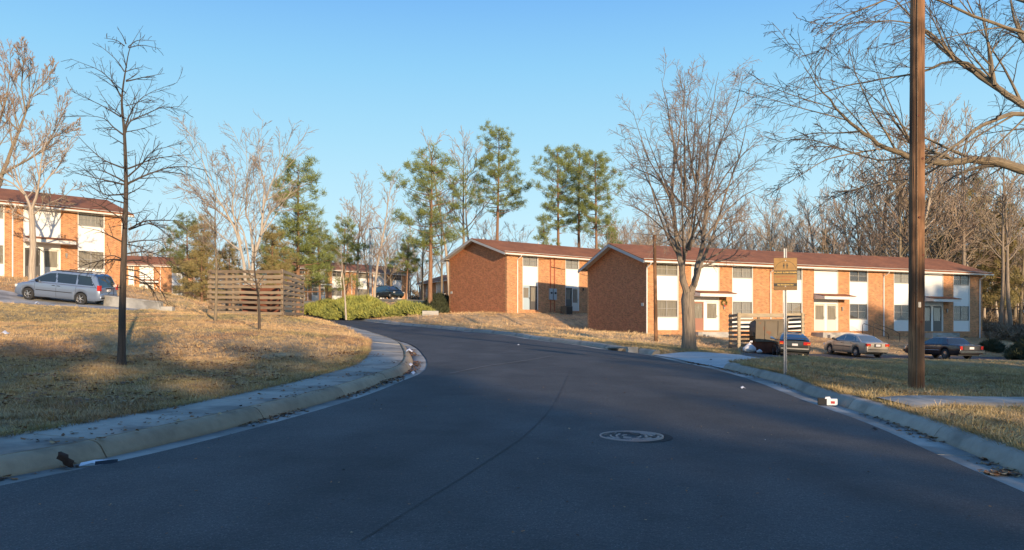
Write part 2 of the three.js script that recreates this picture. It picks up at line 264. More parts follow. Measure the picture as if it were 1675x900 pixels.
const ctl = [];
for (const P of [LA, RA]) for (let k = 0; k < P.length; k += 14) if (P[k].d < 82) ctl.push([P[k].x, P[k].d, .04 * P[k].d - .01 * P[k].x]);
ctl.push([-40, 100, 4.6], [-52, 108, 5.2], [-30, 92, 3.9]);
const g = (px, py, D) => { const q = at(px, py, D); ctl.push([q[0], q[1], q[2] - .14]); };
[[198, 597, 20], [352, 526, 33], [345, 515, 42], [462, 518, 40], [494, 517, 46.8], [422, 541, 28], [0, 505, 40], [107, 500, 45], [30, 491, 46.5], [0, 600, 17.5], [0, 552, 26], [100, 524, 35], [180, 503, 45], [240, 506, 46], [300, 512, 44],
 [150, 462, 59], [0, 455, 54], [200, 466, 61], [-150, 450, 50], [262, 490, 122], [318, 494, 126], [310, 497, 70], [240, 492, 75], [590, 492, 128], [636, 489, 117], [604, 497, 100], [600, 503, 88], [530, 509, 97], [600, 522, 77], [700, 517, 69], [672, 508, 84],
 [830, 512.5, 74], [742, 515, 81], [970, 511, 81], [900, 514.5, 75.5], [850, 516.5, 72.5], [800, 519, 70], [905, 545, 65], [960, 547, 66], [870, 543, 62], [1060, 547, 60], [970, 548, 68.7], [1180, 550, 61.5], [1300, 553, 63], [1400, 553, 65.5], [1550, 556, 68.5], [1607, 556, 70.2], [1000, 557, 47], [1072, 558, 50], [1127, 572, 30.5], [850, 534, 57], [790, 534, 59], [720, 522, 68],
 [1225, 577, 50], [1295, 580, 51], [1400, 582, 53], [1550, 585, 51], [1660, 588, 52], [1400, 575, 57], [1550, 578, 58], [1285, 612, 17.5], [1499, 636, 16.2], [1675, 654, 14], [1675, 735, 8.6], [1600, 603, 33], [1675, 606, 35], [1350, 592, 38], [1500, 590, 42], [1675, 572, 66], [1800, 640, 16], [1180, 574.5, 33], [1250, 584, 30], [1304, 583, 36]].forEach((q) => g(...q));
[[-30, -30, .4], [30, -30, -1.0], [-30, 0, .9], [30, 5, -.3], [0, -60, -1.6], [45, 40, .2], [0, 160, 7.5], [-110, 130, 9.5], [100, 130, 3.5], [40, 110, 3.6], [60, 90, 2], [-20, 145, 7.3], [-8, 140, 6.2], [0, 120, 5.8], [-75, 60, 7], [-90, 0, 5], [90, 0, -1], [120, 60, 1], [-60, 160, 9]].forEach((q) => ctl.push([q[0], q[1], q[2] - .14]));
const TPS = (() => {
  const n = ctl.length, m = n + 3, A = Array.from({ length: m }, () => new Float64Array(m + 1)), S = 40, U = (r2) => r2 < 1e-12 ? 0 : r2 * Math.log(r2);
  for (let i = 0; i < n; i++) { for (let j = 0; j < n; j++) A[i][j] = U(((ctl[i][0] - ctl[j][0]) ** 2 + (ctl[i][1] - ctl[j][1]) ** 2) / S / S); A[i][i] += .0006; A[i][n] = A[n][i] = 1; A[i][n + 1] = A[n + 1][i] = ctl[i][0] / S; A[i][n + 2] = A[n + 2][i] = ctl[i][1] / S; A[i][m] = ctl[i][2]; }
  for (let k = 0; k < m; k++) { let p = k; for (let i = k + 1; i < m; i++) if (Math.abs(A[i][k]) > Math.abs(A[p][k])) p = i; [A[k], A[p]] = [A[p], A[k]]; for (let i = k + 1; i < m; i++) { const f = A[i][k] / A[k][k]; if (f) for (let j = k; j <= m; j++) A[i][j] -= f * A[k][j]; } }
  const w = new Float64Array(m); for (let k = m - 1; k >= 0; k--) { let s = A[k][m]; for (let j = k + 1; j < m; j++) s -= A[k][j] * w[j]; w[k] = s / A[k][k]; }
  return (x, d) => { let s = w[n] + w[n + 1] * x / S + w[n + 2] * d / S; for (let i = 0; i < n; i++) s += w[i] * U(((x - ctl[i][0]) ** 2 + (d - ctl[i][1]) ** 2) / S / S); return s; };
})();
// road-level surface near, a gentle plain far away
function B(x, d) { const r = Math.hypot(x, d - 50); const cx = r > 130 ? x * 130 / r : x, cd = r > 130 ? 50 + (d - 50) * 130 / r : d; let b = TPS(cx, cd); if (r > 130) b += (6 - b) * smooth(130, 500, r) ; return b; }
const bump = (x, d) => .03 * n2(x * .35, d * .35) + .012 * n2(x * 1.7, d * 1.7);
const G = (x, d) => B(x, d) + .14 + bump(x, d);                   // top of the turf
const P3 = (x, d, h = 0) => W(x, G(x, d) + h, d);

// turf colour: straw with green patches
function turf(x, d) {
  const a = n2(x * .09 + 3, d * .09), b = n2b(x * .5, d * .5), c = n2(x * 2.1, d * 2.1 + 9);
  let gr = smooth(.05, .75, .55 * a + .4 * b + .18 * c);
  if (x < -18 && d > 33 && d < 44) gr = Math.max(gr, .65);
  if (x > 2.5 && d < 45) gr = Math.max(gr * .9, .62 + .35 * b);
  if (x < -2 && d < 21) gr = Math.max(gr * .8, .3 + .4 * c);
  if (d > 44 && x > -6) gr *= .4;
  if (x < -2 && d < 26) { const q = LB.reduce((m, p) => Math.min(m, (p[0] - x) ** 2 + (p[1] - d) ** 2), 9); gr = Math.max(gr, 1.25 * Math.exp(-q / .35) * (.6 + .5 * b)); }
  const br = smooth(.2, .8, n2b(x * .22 + 40, d * .22)) * .55;
  const k = (.92 + .2 * c + .12 * b) * (1 + .3 * smooth(34, 48, d) * (x < 9 ? 1 : .5));  // lawns farther off painted brighter: sunlight put into the turf colour
  const straw = [lerp(.53, .37, br), lerp(.355, .205, br), lerp(.185, .11, br)], green = [.205, .20, .075];
  return [0, 1, 2].map((i) => lerp(straw[i], green[i], Math.min(.9, gr * .62)) * k);
}
{ // one ground sheet out to the horizon
  const line = (segs) => { const o = []; for (const [a, b, s] of segs) { const n = Math.max(1, Math.round((b - a) / s)); for (let k = 0; k < n; k++) o.push(a + (b - a) * k / n); } o.push(segs[segs.length - 1][1]); return o; };
  const xs = line([[-1400, -500, 150], [-500, -160, 40], [-160, -62, 8], [-62, -16, .8], [-16, -9, .35], [-9, 9.5, .2], [9.5, 20, .45], [20, 44, .8], [44, 140, 8], [140, 500, 40], [500, 1400, 150]]);
  const ds = line([[-700, -120, 58], [-120, -40, 10], [-40, 3, 1.5], [3, 26, .2], [26, 40, .35], [40, 72, .5], [72, 100, 1], [100, 180, 4], [180, 500, 32], [500, 1800, 160]]);
  const nx = xs.length, nd = ds.length, p = new Float32Array(nx * nd * 3), u = new Float32Array(nx * nd * 2), c = new Float32Array(nx * nd * 3), idx = [];
  for (let j = 0; j < nd; j++) for (let i = 0; i < nx; i++) {
    const x = xs[i], d = ds[j], k = j * nx + i; let y = G(x, d);
    if (d > -40 && d < 116 && x > -56 && x < 16) {
      if (inPoly(x, d, CORR)) y -= Math.min(.4, .01 + 1.1 * Math.min(1, edgeDist(x, d, LB.length ? CORR : CORR)));
    }
    if (x > 3 && d < 60 && (inPoly(x, d, LOT) || inPoly(x, d, APRON))) y -= .3;
    if (x > 5 && x < 25 && d > 11 && d < 16 && inPoly(x, d, PATH)) y -= .06;
    if (x < -18 && inPoly(x, d, TERR)) y -= .12;
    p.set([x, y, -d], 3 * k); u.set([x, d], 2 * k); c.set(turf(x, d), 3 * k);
    if (i < nx - 1 && j < nd - 1) idx.push(k, k + 1, k + nx, k + 1, k + nx + 1, k + nx);
  }
  const q = new THREE.BufferGeometry(); q.setAttribute('position', new THREE.BufferAttribute(p, 3)); q.setAttribute('uv', new THREE.BufferAttribute(u, 2)); q.setAttribute('color', new THREE.BufferAttribute(c, 3)); q.setIndex(idx); q.computeVertexNormals();
  structure(mesh('ground', q, M.ground), 'straw coloured winter lawn with green patches rolling uphill on both sides of the road');
}
function strip(A, Bp, na, nb, hf, colf) {                          // sheet between two polylines of [x, d]
  const re = (P) => { const c = new THREE.CatmullRomCurve3(P.map((q) => V(q[0], 0, q[1])), false, 'centripetal'); c.arcLengthDivisions = 900; return Array.from({ length: na + 1 }, (_, k) => c.getPointAt(k / na)); };
  const a = re(A), b = re(Bp), p = [], u = [], c = [], idx = [];
  for (let i = 0; i <= na; i++) for (let j = 0; j <= nb; j++) {
    const x = lerp(a[i].x, b[i].x, j / nb), d = lerp(a[i].z, b[i].z, j / nb); p.push(x, hf(x, d, j / nb, i / na), -d); u.push(x, d); if (colf) c.push(...colf(x, d, j / nb));
    if (i < na && j < nb) { const k = i * (nb + 1) + j; idx.push(k, k + 1, k + nb + 1, k + 1, k + nb + 2, k + nb + 1); }
  }
  const q = new THREE.BufferGeometry(); q.setAttribute('position', new THREE.BufferAttribute(new Float32Array(p), 3)); q.setAttribute('uv', new THREE.BufferAttribute(new Float32Array(u), 2)); if (colf) q.setAttribute('color', new THREE.BufferAttribute(new Float32Array(c), 3)); q.setIndex(idx); q.computeVertexNormals(); return q;
}
const roadCol = (x, d, t) => { const w = Math.exp(-(((t - .33) / .05) ** 2)) + Math.exp(-(((t - .66) / .06) ** 2)) + .7 * Math.exp(-(((t - .5) / .012) ** 2)); const st = smooth(.62, .85, n2b(x * .9 + 7, d * .9)), k = 1 + .2 * n2(x * .25, d * .12) + .12 * n2b(x * 1.3, d * .4) + .07 * n2(x * 3, d * 1.2) - .13 * w - .22 * st; return [k, k, k * 1.01]; };
structure(mesh('road', strip(LA.filter((_, k) => k % 3 === 0).map((p) => [p.x, p.d]), RA.filter((_, k) => k % 3 === 0).map((p) => [p.x, p.d]), 420, 30, (x, d, t) => B(x, d) + .014 + .05 * (1 - (2 * t - 1) ** 2), roadCol), M.asphalt), 'dark asphalt road curving uphill to the left');
structure(mesh('parking_lot', strip(LOT_NEAR, LOT_FAR, 60, 8, (x, d) => B(x, d) + .10, () => [1.05, 1.05, 1.05]), M.asphalt), 'asphalt parking lot in front of the long brick block');
structure(mesh('driveway', strip(APRON_NEAR, APRON_FAR, 14, 14, (x, d, t, s) => B(x, d) + lerp(.0, .12, smooth(0, .45, s))), M.apron), 'pale concrete driveway apron joining the road');
structure(mesh('upper_parking', strip([TERR[0], TERR[1], TERR[2]], [TERR[5], TERR[4], TERR[3]], 60, 6, (x, d) => B(x, d) + .09), M.concrete), 'light concrete parking strip under the silver blue minivan');

// profile swept along part of a path: one section of kerb, gutter or pavement
function sweep(P, s0, s1, prof, hf, uvk = 1, step = .3, shade) {
  const m = new MB(), rings = [], uv = [], cols = [], n = Math.max(1, Math.round((s1 - s0) / step));
  const get = (s) => { let k = 0; const t = s / P[P.length - 1].s * (P.length - 1); k = Math.min(P.length - 2, Math.max(0, Math.floor(t))); const f = t - k, a = P[k], b = P[k + 1]; return { x: lerp(a.x, b.x, f), d: lerp(a.d, b.d, f), nx: lerp(a.nx, b.nx, f), nd: lerp(a.nd, b.nd, f) }; };
  for (let i = 0; i <= n; i++) {
    const s = lerp(s0, s1, i / n), q = get(s), r = [], t = []; let l = 0;
    prof(q).forEach(([o, h], j, all) => { const [x, d] = off(q, o); if (j) l += Math.hypot(o - all[j - 1][0], h - all[j - 1][1]); r.push(W(x, hf(x, d) + h, d)); t.push([s * uvk, l]); });
    rings.push(r); uv.push(t);
  }
  if (P === LA) rings.forEach((r) => r.reverse()), uv.forEach((r) => r.reverse());
  m.loft(rings, false, uv);
  m.fan(rings[0]); m.fan(rings[n], true);
  const q = m.geo(), k = shade || 1, cc = new Float32Array(m.p.length); for (let i = 0; i < cc.length; i += 3) { cc[i] = k; cc[i + 1] = k * .99; cc[i + 2] = k * .97; }
  q.setAttribute('color', new THREE.BufferAttribute(cc, 3)); return q;
}
const sAt = (P, d) => P.reduce((a, p) => Math.abs(p.d - d) < Math.abs(a.d - d) ? p : a).s;
function sections(name, P, s0, s1, len, prof, mat, seed, parent, uvk) {
  const r = rng(seed);
  for (let s = s0; s < s1; s += len) { const dz = (r() - .5) * .012, e = Math.min(s1, s + len) - .02; if (e - s < .4) break; mesh(name, sweep(P, s, e, (q) => prof(q).map(([o, h]) => [o, h + (h > -.2 ? dz : 0)]), B, uvk, .3, .86 + .28 * r()), mat, parent); }
}
{
  const grp = (n, l) => { const o = new THREE.Group(); o.name = numbered(n); scene.add(o); return structure(o, l); };
  const gl = grp('gutter', 'concrete gutter along the left kerb'), kl = grp('kerb', 'rounded concrete kerb along the left pavement'), wl = grp('pavement', 'worn concrete pavement beside the left kerb'), gr = grp('gutter', 'concrete gutter along the right kerb'), kr = grp('kerb', 'rounded concrete kerb along the right lawn');
  const gut = (w) => () => [[-.1, -.25], [-.1, -.004], [w * .5, -.014], [w, -.02], [w, -.25]];
  const kerb = (a, w) => () => [[a, -.3], [a, -.022], [a + .03, .02], [a + .055, .06], [a + .085, .098], [a + .125, .125], [a + .17, .138], [a + w, .143], [a + w, -.3]];
  const sl = sAt(LA, -4), el = sAt(LA, 92);
  sections('gutter_section', LA, sl, el, 3.05, gut(GUT_L), M.gutter, 1, gl); sections('kerb_section', LA, sl + .7, el, 3.05, kerb(GUT_L, KERB_L), M.kerbWorn, 2, kl);
  sections('paving_slab', LA, sl, sAt(LA, 62), 1.85, (q) => { const a = GUT_L + KERB_L + .012, w = walkW(q.d) - .012; return [[a, -.2], [a, .140], [a + w * .5, .147], [a + w, .152], [a + w, -.2]]; }, M.slab, 3, wl);
  const r0 = sAt(RA, -6), r1 = sAt(RA, 21.9), r2 = sAt(RA, 27.9), r3 = sAt(RA, 98);
  sections('gutter_section', RA, r0, r3, 3.05, gut(GUT_R), M.gutter, 4, gr); sections('kerb_section', RA, r0 + 1.3, r1, 3.05, kerb(GUT_R, KERB_R), M.kerb, 5, kr); const rd = sAt(RA, 29.4); sections('kerb_section', RA, r2 + .15, rd - .62, 3.05, kerb(GUT_R, KERB_R), M.kerb, 8, kr); sections('kerb_section', RA, rd + .64, r3, 3.05, kerb(GUT_R, KERB_R), M.kerb, 6, kr);
  // footpath across the right lawn
  const fp = grp('footpath', 'concrete footpath crossing the right lawn'), N = 12, pa = PATH.slice(0, 6), pb = PATH.slice(6).reverse();
  const ca = new THREE.CatmullRomCurve3(pa.map((q) => V(q[0], 0, q[1]))), cb = new THREE.CatmullRomCurve3(pb.map((q) => V(q[0], 0, q[1])));
  for (let k = 0; k < N; k++) {
    const m = new MB(), R = []; for (let j = 0; j <= 4; j++) { const t = (k + j / 4 * .992) / N, a = ca.getPoint(t), b = cb.getPoint(t), w = (q, h) => W(q.x, B(q.x, q.z) + .14 + h, q.z); R.push([w(a, -.1), w(a, .045), w(b, .045), w(b, -.1)]); }
    m.loft(R, false, R.map((r) => r.map((q) => [q.x, q.z]))); const q = m.geo(); q.setAttribute('color', new THREE.BufferAttribute(new Float32Array(m.p.length).fill(.95 + .06 * (k % 3)), 3)); mesh('paving_slab', q, M.slab, fp);
  }
}
// ---------------------------------------------------------------- two-storey brick blocks
// local frame: x along the front, y up from the floor of the bays, z outwards; bays [kind, x0, x1]
const matOf = (m) => M[m];
function windowPart(parent, x0, x1, y0, y1, z, cols, rows, opt = {}) {
  const f = new MB(), b = .045, q = .03;
  f.box(x0, y0, z - .06, x0 + b, y1, z).box(x1 - b, y0, z - .06, x1, y1, z).box(x0 + b, y0, z - .06, x1 - b, y0 + b, z).box(x0 + b, y1 - b, z - .06, x1 - b, y1, z);
  const gx = (k) => lerp(x0 + b, x1 - b, k / cols), gy = (k) => lerp(y0 + b, y1 - b, k / rows);
  for (let k = 1; k < cols; k++) f.box(gx(k) - .035, y0 + b, z - .05, gx(k) + .035, y1 - b, z - .006);
  for (let k = 1; k < rows; k++) for (let c = 0; c < cols; c++) f.box(gx(c) + (c ? .035 : 0), gy(k) - .022, z - .045, gx(c + 1) - (c < cols - 1 ? .035 : 0), gy(k) + .022, z - .01);
  f.box(x0 - .02, y0 - .035, z - .06, x1 + .02, y0 - .002, z + .02);
  const w = f.mesh('window', opt.frame || M.frame, parent);
  for (let c = 0; c < cols; c++) for (let r = 0; r < rows; r++) new MB().box(gx(c) + (c ? .035 : 0), gy(r) + (r ? .022 : 0), z - .034, gx(c + 1) - (c < cols - 1 ? .035 : 0), gy(r + 1) - (r < rows - 1 ? .022 : 0), z - .03).mesh('pane', M.glass, w);
  const d = new MB(), N = 14; const rings = [];                    // curtain with folds
  for (let k = 0; k <= N * 3; k++) { const x = lerp(x0 + b, x1 - b, k / N / 3), dz = .012 * Math.sin(k * 1.9) + .006 * Math.sin(k * 5.3); rings.push([V(x, y0 + b, z - .075 + dz), V(x, y1 - b, z - .075 + dz)]); }
  d.loft(rings, false, rings.map((r) => r.map((p) => [p.x, p.y]))); d.mesh('curtain', opt.curtain || M.curtain, w);
  return w;
}
function doorPart(parent, x0, x1, y0, y1, z, mat, glassFrom, glassTo, curtain) {
  const d = new MB(), s = .09;
  const g0 = y0 + (y1 - y0) * glassFrom, g1 = y0 + (y1 - y0) * glassTo;
  d.box(x0, y0, z - .05, x0 + s, y1, z).box(x1 - s, y0, z - .05, x1, y1, z).box(x0 + s, y0, z - .05, x1 - s, g0, z).box(x0 + s, g1, z - .05, x1 - s, y1, z);
  const o = d.mesh('door', mat, parent);
  new MB().box(x0 + s, g0, z - .03, x1 - s, g1, z - .025).mesh('pane', M.glass, o);
  new MB().box(x0 + s, g0, z - .049, x1 - s, g1, z - .045).mesh('curtain', curtain || M.curtain, o);
  new MB().box(x1 - .075, y0 + .95, z, x1 - .045, y0 + 1.1, z + .05).mesh('handle', M.steel, o);
  return o;
}
function block(name, label, P) {
  const { L, depth = 9.2, eave = 5.3, rise = 1.45, bays, group } = P, T = .25;
  const o = thing(name, label, 'apartment block', W(P.x, P.y, P.d), P.turn, group);
  const wall = new MB(), y0 = -1.3;
  let x = 0;
  for (const [, a, b] of bays) { wall.box(x, y0, -T, a, eave, 0); wall.box(a, y0, -T, b, .3, -.004); x = b; }
  wall.box(x, y0, -T, L, eave, 0);
  wall.box(0, y0, -depth, L, eave, -depth + T);
  for (const [a, s] of [[0, 1], [L, -1]]) { const wall = new MB(); wall.box(Math.min(a, a + s * T), y0, -depth + T, Math.max(a, a + s * T), eave, -T);
    const zm = -depth / 2, yy = eave + rise * .99, A = V(a, eave, 0), Bq = V(a, eave, -depth), C = V(a, yy, zm), k = V(s * T, 0, 0);
    const A2 = A.clone().add(k), B2 = Bq.clone().add(k), C2 = C.clone().add(k);
    if (s > 0) { wall.tri(Bq, A, C, [-depth, eave, 0, eave, zm, yy]); wall.tri(A2, B2, C2); } else { wall.tri(A, Bq, C, [0, eave, depth, eave, -zm, yy]); wall.tri(B2, A2, C2); } wall.mesh('end_wall', M.brickEnd, o); }
  wall.mesh('wall', P.brick || M.brick, o);
  // floor slab and a back screen so that nothing shows through
  new MB().box(T, 2.45, -depth + T, L - T, 2.65, -T - .3).box(T, -.05, -depth + T, L - T, .1, -T - .3).mesh('floor', M.dark, o);
  const wrand = rng(Math.round(P.x * 7 + P.d * 13 + 999));
  for (const [kind, a, b, opt = {}] of bays) {
    const z = -.09, t = new MB();
    const top = eave - .03;
    t.box(a, .3, z - .1, a + .05, top, -.02).box(b - .05, .3, z - .1, b, top, -.02).box(a + .05, 5.06, z - .1, b - .05, top, -.03);
    t.mesh('trim', P.trim || M.white, o);
    const i0 = a + .05, i1 = b - .05, white = opt.panel || P.panel || M.white;
    if (kind === 'window') {
      new MB().box(i0, 2.42, z - .08, i1, 4.14, z).mesh('upper_panel', white, o); new MB().box(i0, .3, z - .08, i1, 1.2, z + .006).mesh('lower_panel', white, o);
      windowPart(o, i0, i1, 4.18, 5.055, z + .02, 2, 2, { curtain: wrand() < .8 ? M.curtain : M.curtainDark }); windowPart(o, i0, i1, 1.24, 2.415, z + .02, 2, 2, { curtain: opt.dark ? M.curtainDark : M.curtain });
    } else if (kind === 'entry') {
      new MB().box(i0, 3.02, z - .08, i1, 5.055, z).mesh('upper_panel', white, o);
      new MB().box(i0, 2.36, z - .08, i1, 3.02, z + .004).mesh('transom_panel', white, o);
      const c = (i0 + i1) / 2, dw = Math.min(.96, (i1 - i0) / 2 - .1);
      const m = new MB(); m.box(i0, .3, z - .08, i0 + .05, 2.36, z + .01).box(c - .1, .3, z - .08, c + .1, 2.36, z + .01).box(i1 - .05, .3, z - .08, i1, 2.36, z + .01).mesh('door_frame', white, o);
      doorPart(o, i0 + .05, c - .1, .3, 2.34, z, opt.d0 || M.offwhite, .42, .95, opt.c0); doorPart(o, c + .1, i1 - .05, .3, 2.34, z, opt.d1 || M.white, opt.g1 || .42, .95, opt.c1);
      const k0 = a - .02, k1 = b + .62, cr = new MB();               // sloping canopy on the wall
      cr.loft([[V(k0 - .05, 3.16, .0), V(k0 - .05, 2.94, 1.2), V(k0 - .05, 2.90, 1.2)], [V(k1 + .05, 3.16, .0), V(k1 + .05, 2.94, 1.2), V(k1 + .05, 2.90, 1.2)]], false, [[[k0, 0], [k0, 1.2], [k0, 1.24]], [[k1, 0], [k1, 1.2], [k1, 1.24]]]);
      const cano = new MB().box(k0, 2.68, 1.1, k1, 2.9, 1.15).box(k0, 2.72, .003, k1, 2.76, 1.1);
      cano.tri(V(k0, 2.76, 0), V(k0, 2.76, 1.1), V(k0, 2.9, 1.1)).tri(V(k0, 2.76, 0), V(k0, 2.9, 1.1), V(k0, 3.1, 0)).tri(V(k1, 2.76, 1.1), V(k1, 2.76, 0), V(k1, 2.9, 1.1)).tri(V(k1, 2.9, 1.1), V(k1, 2.76, 0), V(k1, 3.1, 0));
      const cm = cano.mesh('canopy', P.trim || M.trim, o); cr.mesh('canopy_roof', M.shingle, cm);
      new MB().box(a - .3, -.6, .003, b + .3, .16, 1.3).box(a + .1, -.9, 1.303, b - .1, -.02, 1.62).mesh('stoop', M.concrete, o);
      if (!opt.nolamp) { new MB().box(b + .28, 1.98, 0, b + .4, 2.16, .12).box(b + .30, 1.84, .03, b + .38, 1.975, .11).mesh('wall_lamp', M.frame, o); }
    } else if (kind === 'rear') {
      new MB().box(i0, 2.42, z - .08, i1, 4.14, z).mesh('upper_panel', white, o);
      windowPart(o, i0, i1, 4.18, 5.055, z + .02, 2, 2);
      const c = (i0 + i1) / 2;
      doorPart(o, i0, c - .04, .3, 2.40, z, opt.d0 || M.lightBlue, .5, .92, opt.c0 || M.curtain); doorPart(o, c + .04, i1, .3, 2.40, z, opt.d1 || M.darkDoor, .36, .95, M.curtain);
    }
  }
  // roof: two slabs, soffits, rakes, fascias, gutter
  const ov = .55, xe = .6, sl = rise / (depth / 2), yE = eave + .02 - .0, ye2 = eave - sl * ov + .06, yR = eave + rise + .08, zm = -depth / 2;
  const r = new MB(), th = .07;
  const slope = Math.hypot(depth / 2 + ov, yR - ye2), sl1 = (z0, s) => {
    const A = V(-xe, ye2, z0), Bq = V(L + xe, ye2, z0), C = V(L + xe, yR, zm), D = V(-xe, yR, zm), dn = V(0, -th, 0);
    const uv = [0, 0, L + 2 * xe, 0, L + 2 * xe, slope, 0, slope];
    const N = Math.max(6, Math.round(L / 2)); const top = [], rr = rng(77 + Math.round(L * 10));
    for (let k = 0; k <= N; k++) { const t = k / N, q = [], sag = .014 * (rr() - .5); for (let e = 0; e <= 3; e++) { const p = A.clone().lerp(Bq, t).lerp(D.clone().lerp(C, t), e / 3); p.y += e && e < 3 ? sag : 0; q.push(p); } top.push(q); }
    const T2 = s > 0 ? top : top.map((q) => [...q].reverse());
    r.loft(T2, false, T2.map((q, k) => q.map((p) => [p.x + xe, Math.abs(p.z - z0) * 1.05])));
    const a = A.clone().add(dn), b = Bq.clone().add(dn), c = C.clone().add(dn), d = D.clone().add(dn);
    if (s > 0) { r.quad(a, b, Bq, A); r.quad(d, a, A, D); r.quad(b, c, C, Bq); } else { r.quad(b, a, A, Bq); r.quad(a, d, D, A); r.quad(c, b, Bq, C); }
  };
  sl1(ov, 1); sl1(-depth - ov, -1);
  const roof = r.mesh('roof', M.shingle, o);
  for (let k = 0; k < (P.vents ?? 3); k++) { const vx = L * (k + .35 + .3 * wrand()) / (P.vents ?? 3), vz = zm - .4 - wrand() * 1.2 * (k % 2), vy = yR - sl * Math.abs(vz - zm); new MB().cyl(V(vx, vy - .1, vz), .05, .42, 8).mesh('vent_pipe', M.trim, roof); }
  const so = new MB();
  so.box(-xe + .03, eave - .06, -.003 + .003, L + xe - .03, eave - .03, ov - .05).mesh('soffit', M.soffit, o);
  new MB().box(-xe + .03, eave - .06, -depth - ov + .05, L + xe - .03, eave - .03, -depth).mesh('soffit', M.soffit, o);
  new MB().box(-xe + .02, eave - .13, ov - .05, L + xe - .02, ye2 - th + .02, ov - .012).mesh('fascia', P.trim || M.trim, o);
  new MB().box(-xe + .02, eave - .13, -depth - ov + .012, L + xe - .02, ye2 - th + .02, -depth - ov + .05).mesh('fascia', P.trim || M.trim, o);
  const rk = (xx, s) => {                                         // barge board and eave return
    const m = new MB(), h = .19;
    for (const zz of [ov, -depth - ov]) { const A = V(xx, ye2 - th - h / 2 + .01, zz), C = V(xx, yR - th - h / 2 + .01, zm); m.beam(A, C, .045, h); }
    m.mesh('barge_board', M.grayTrim, o);
    for (const zz of [[ov - .02, .002], [-depth - .002, -depth - ov + .02]]) { const q = new MB(); const a = V(xx - s * .03, eave - .13, zz[0]), b = V(xx - s * .03, eave - .13, zz[1]), hi = zz[0] > -1 ? [ye2 - th, eave + .05] : [eave + .05, ye2 - th]; q.quad(...(s < 0 ? [b, a, V(a.x, hi[0], a.z), V(b.x, hi[1], b.z)] : [a, b, V(b.x, hi[1], b.z), V(a.x, hi[0], a.z)])); const c = a.clone(); c.x -= s * (xe - .05); const d = b.clone(); d.x = c.x; q.quad(...(s < 0 ? [a, b, d, c] : [b, a, c, d])); q.mesh('eave_return', M.grayTrim, o); }
    const sf = new MB(); for (const zz of [ov, -depth - ov]) { const A = V(xx - s * .03, ye2 - th - .02, zz), C = V(xx - s * .03, yR - th - .02, zm), A2 = A.clone(), C2 = C.clone(); A2.x = C2.x = s < 0 ? .003 : L - .003; (s < 0) === (zz > 0) ? sf.quad(A, A2, C2, C) : sf.quad(A2, A, C, C2); } sf.mesh('rake_soffit', M.soffit, o);
  };
  rk(-xe, -1); rk(L + xe, 1);
  const gu = new MB(), gp = []; const gz = ov + .005, gy = ye2 - th - .02;
  for (const xx of [-xe + .02, L + xe - .02]) gp.push([V(xx, gy, gz), V(xx, gy - .07, gz + .005), V(xx, gy - .115, gz + .045), V(xx, gy - .10, gz + .095), V(xx, gy, gz + .115)]);
  gu.loft(gp.reverse()); gu.fan(gp[1], false); gu.mesh('gutter', M.white, o);
  for (const dx of P.spouts || []) {
    const m = new MB(); m.tube([V(dx, gy - .11, gz + .05), V(dx, gy - .22, gz + .03), V(dx, gy - .42, .07), V(dx, gy - .6, .06), V(dx, -.25, .06), V(dx, -.38, .2)], [.045, .045, .045, .045, .045, .045], 8, true); m.mesh('downspout', M.white, o);
  }
  for (const vx of P.crawl || []) new MB().box(vx, -.32, .002, vx + .42, -.12, .012).mesh('foundation_vent', M.dark, o);
  if (P.number) { const m = new MB().box(-.02, 2.0, P.number - .32, -.001, 2.22, P.number); m.mesh('number_plate', M.offwhite, o); }
  return o;
}
const deg = Math.PI / 180;
const along = (px, X, D, th) => { const u = (px - CX) / F; return (u * D - X) / (Math.cos(th) - u * Math.sin(th)); };
// the long block on the right: three pairs of dwellings
const TH_B = 22 * deg, BX = 9.5, BD = 60;
const bt = (px) => along(px, BX, BD, TH_B);
const bB = [['window', 1073, 1110], ['entry', 1131, 1177, { d0: M.redBrown, d1: M.white }], ['window', 1198, 1232], ['window', 1281, 1313], ['entry', 1332, 1371.5, { d0: M.offwhite, d1: M.offwhite, c0: M.curtain }], ['window', 1390, 1420.5, { dark: 1 }], ['window', 1462.5, 1490, { dark: 1 }], ['entry', 1509, 1543.5, { d0: M.darkDoor, d1: M.darkDoor }], ['window', 1560, 1587, { dark: 1 }]].map(([k, a, b, q]) => [k, bt(a), bt(b), q]);
const blockB = block('apartment_block', 'long two-storey brick apartment block with white panels and red roof right of the road', { x: BX, d: BD, y: 1.9, turn: TH_B, L: bt(1607), bays: bB, spouts: [bt(1057.5), bt(1260), bt(1445), bt(1602)], crawl: [bt(1480), bt(1577)], vents: 0, number: -.5 });
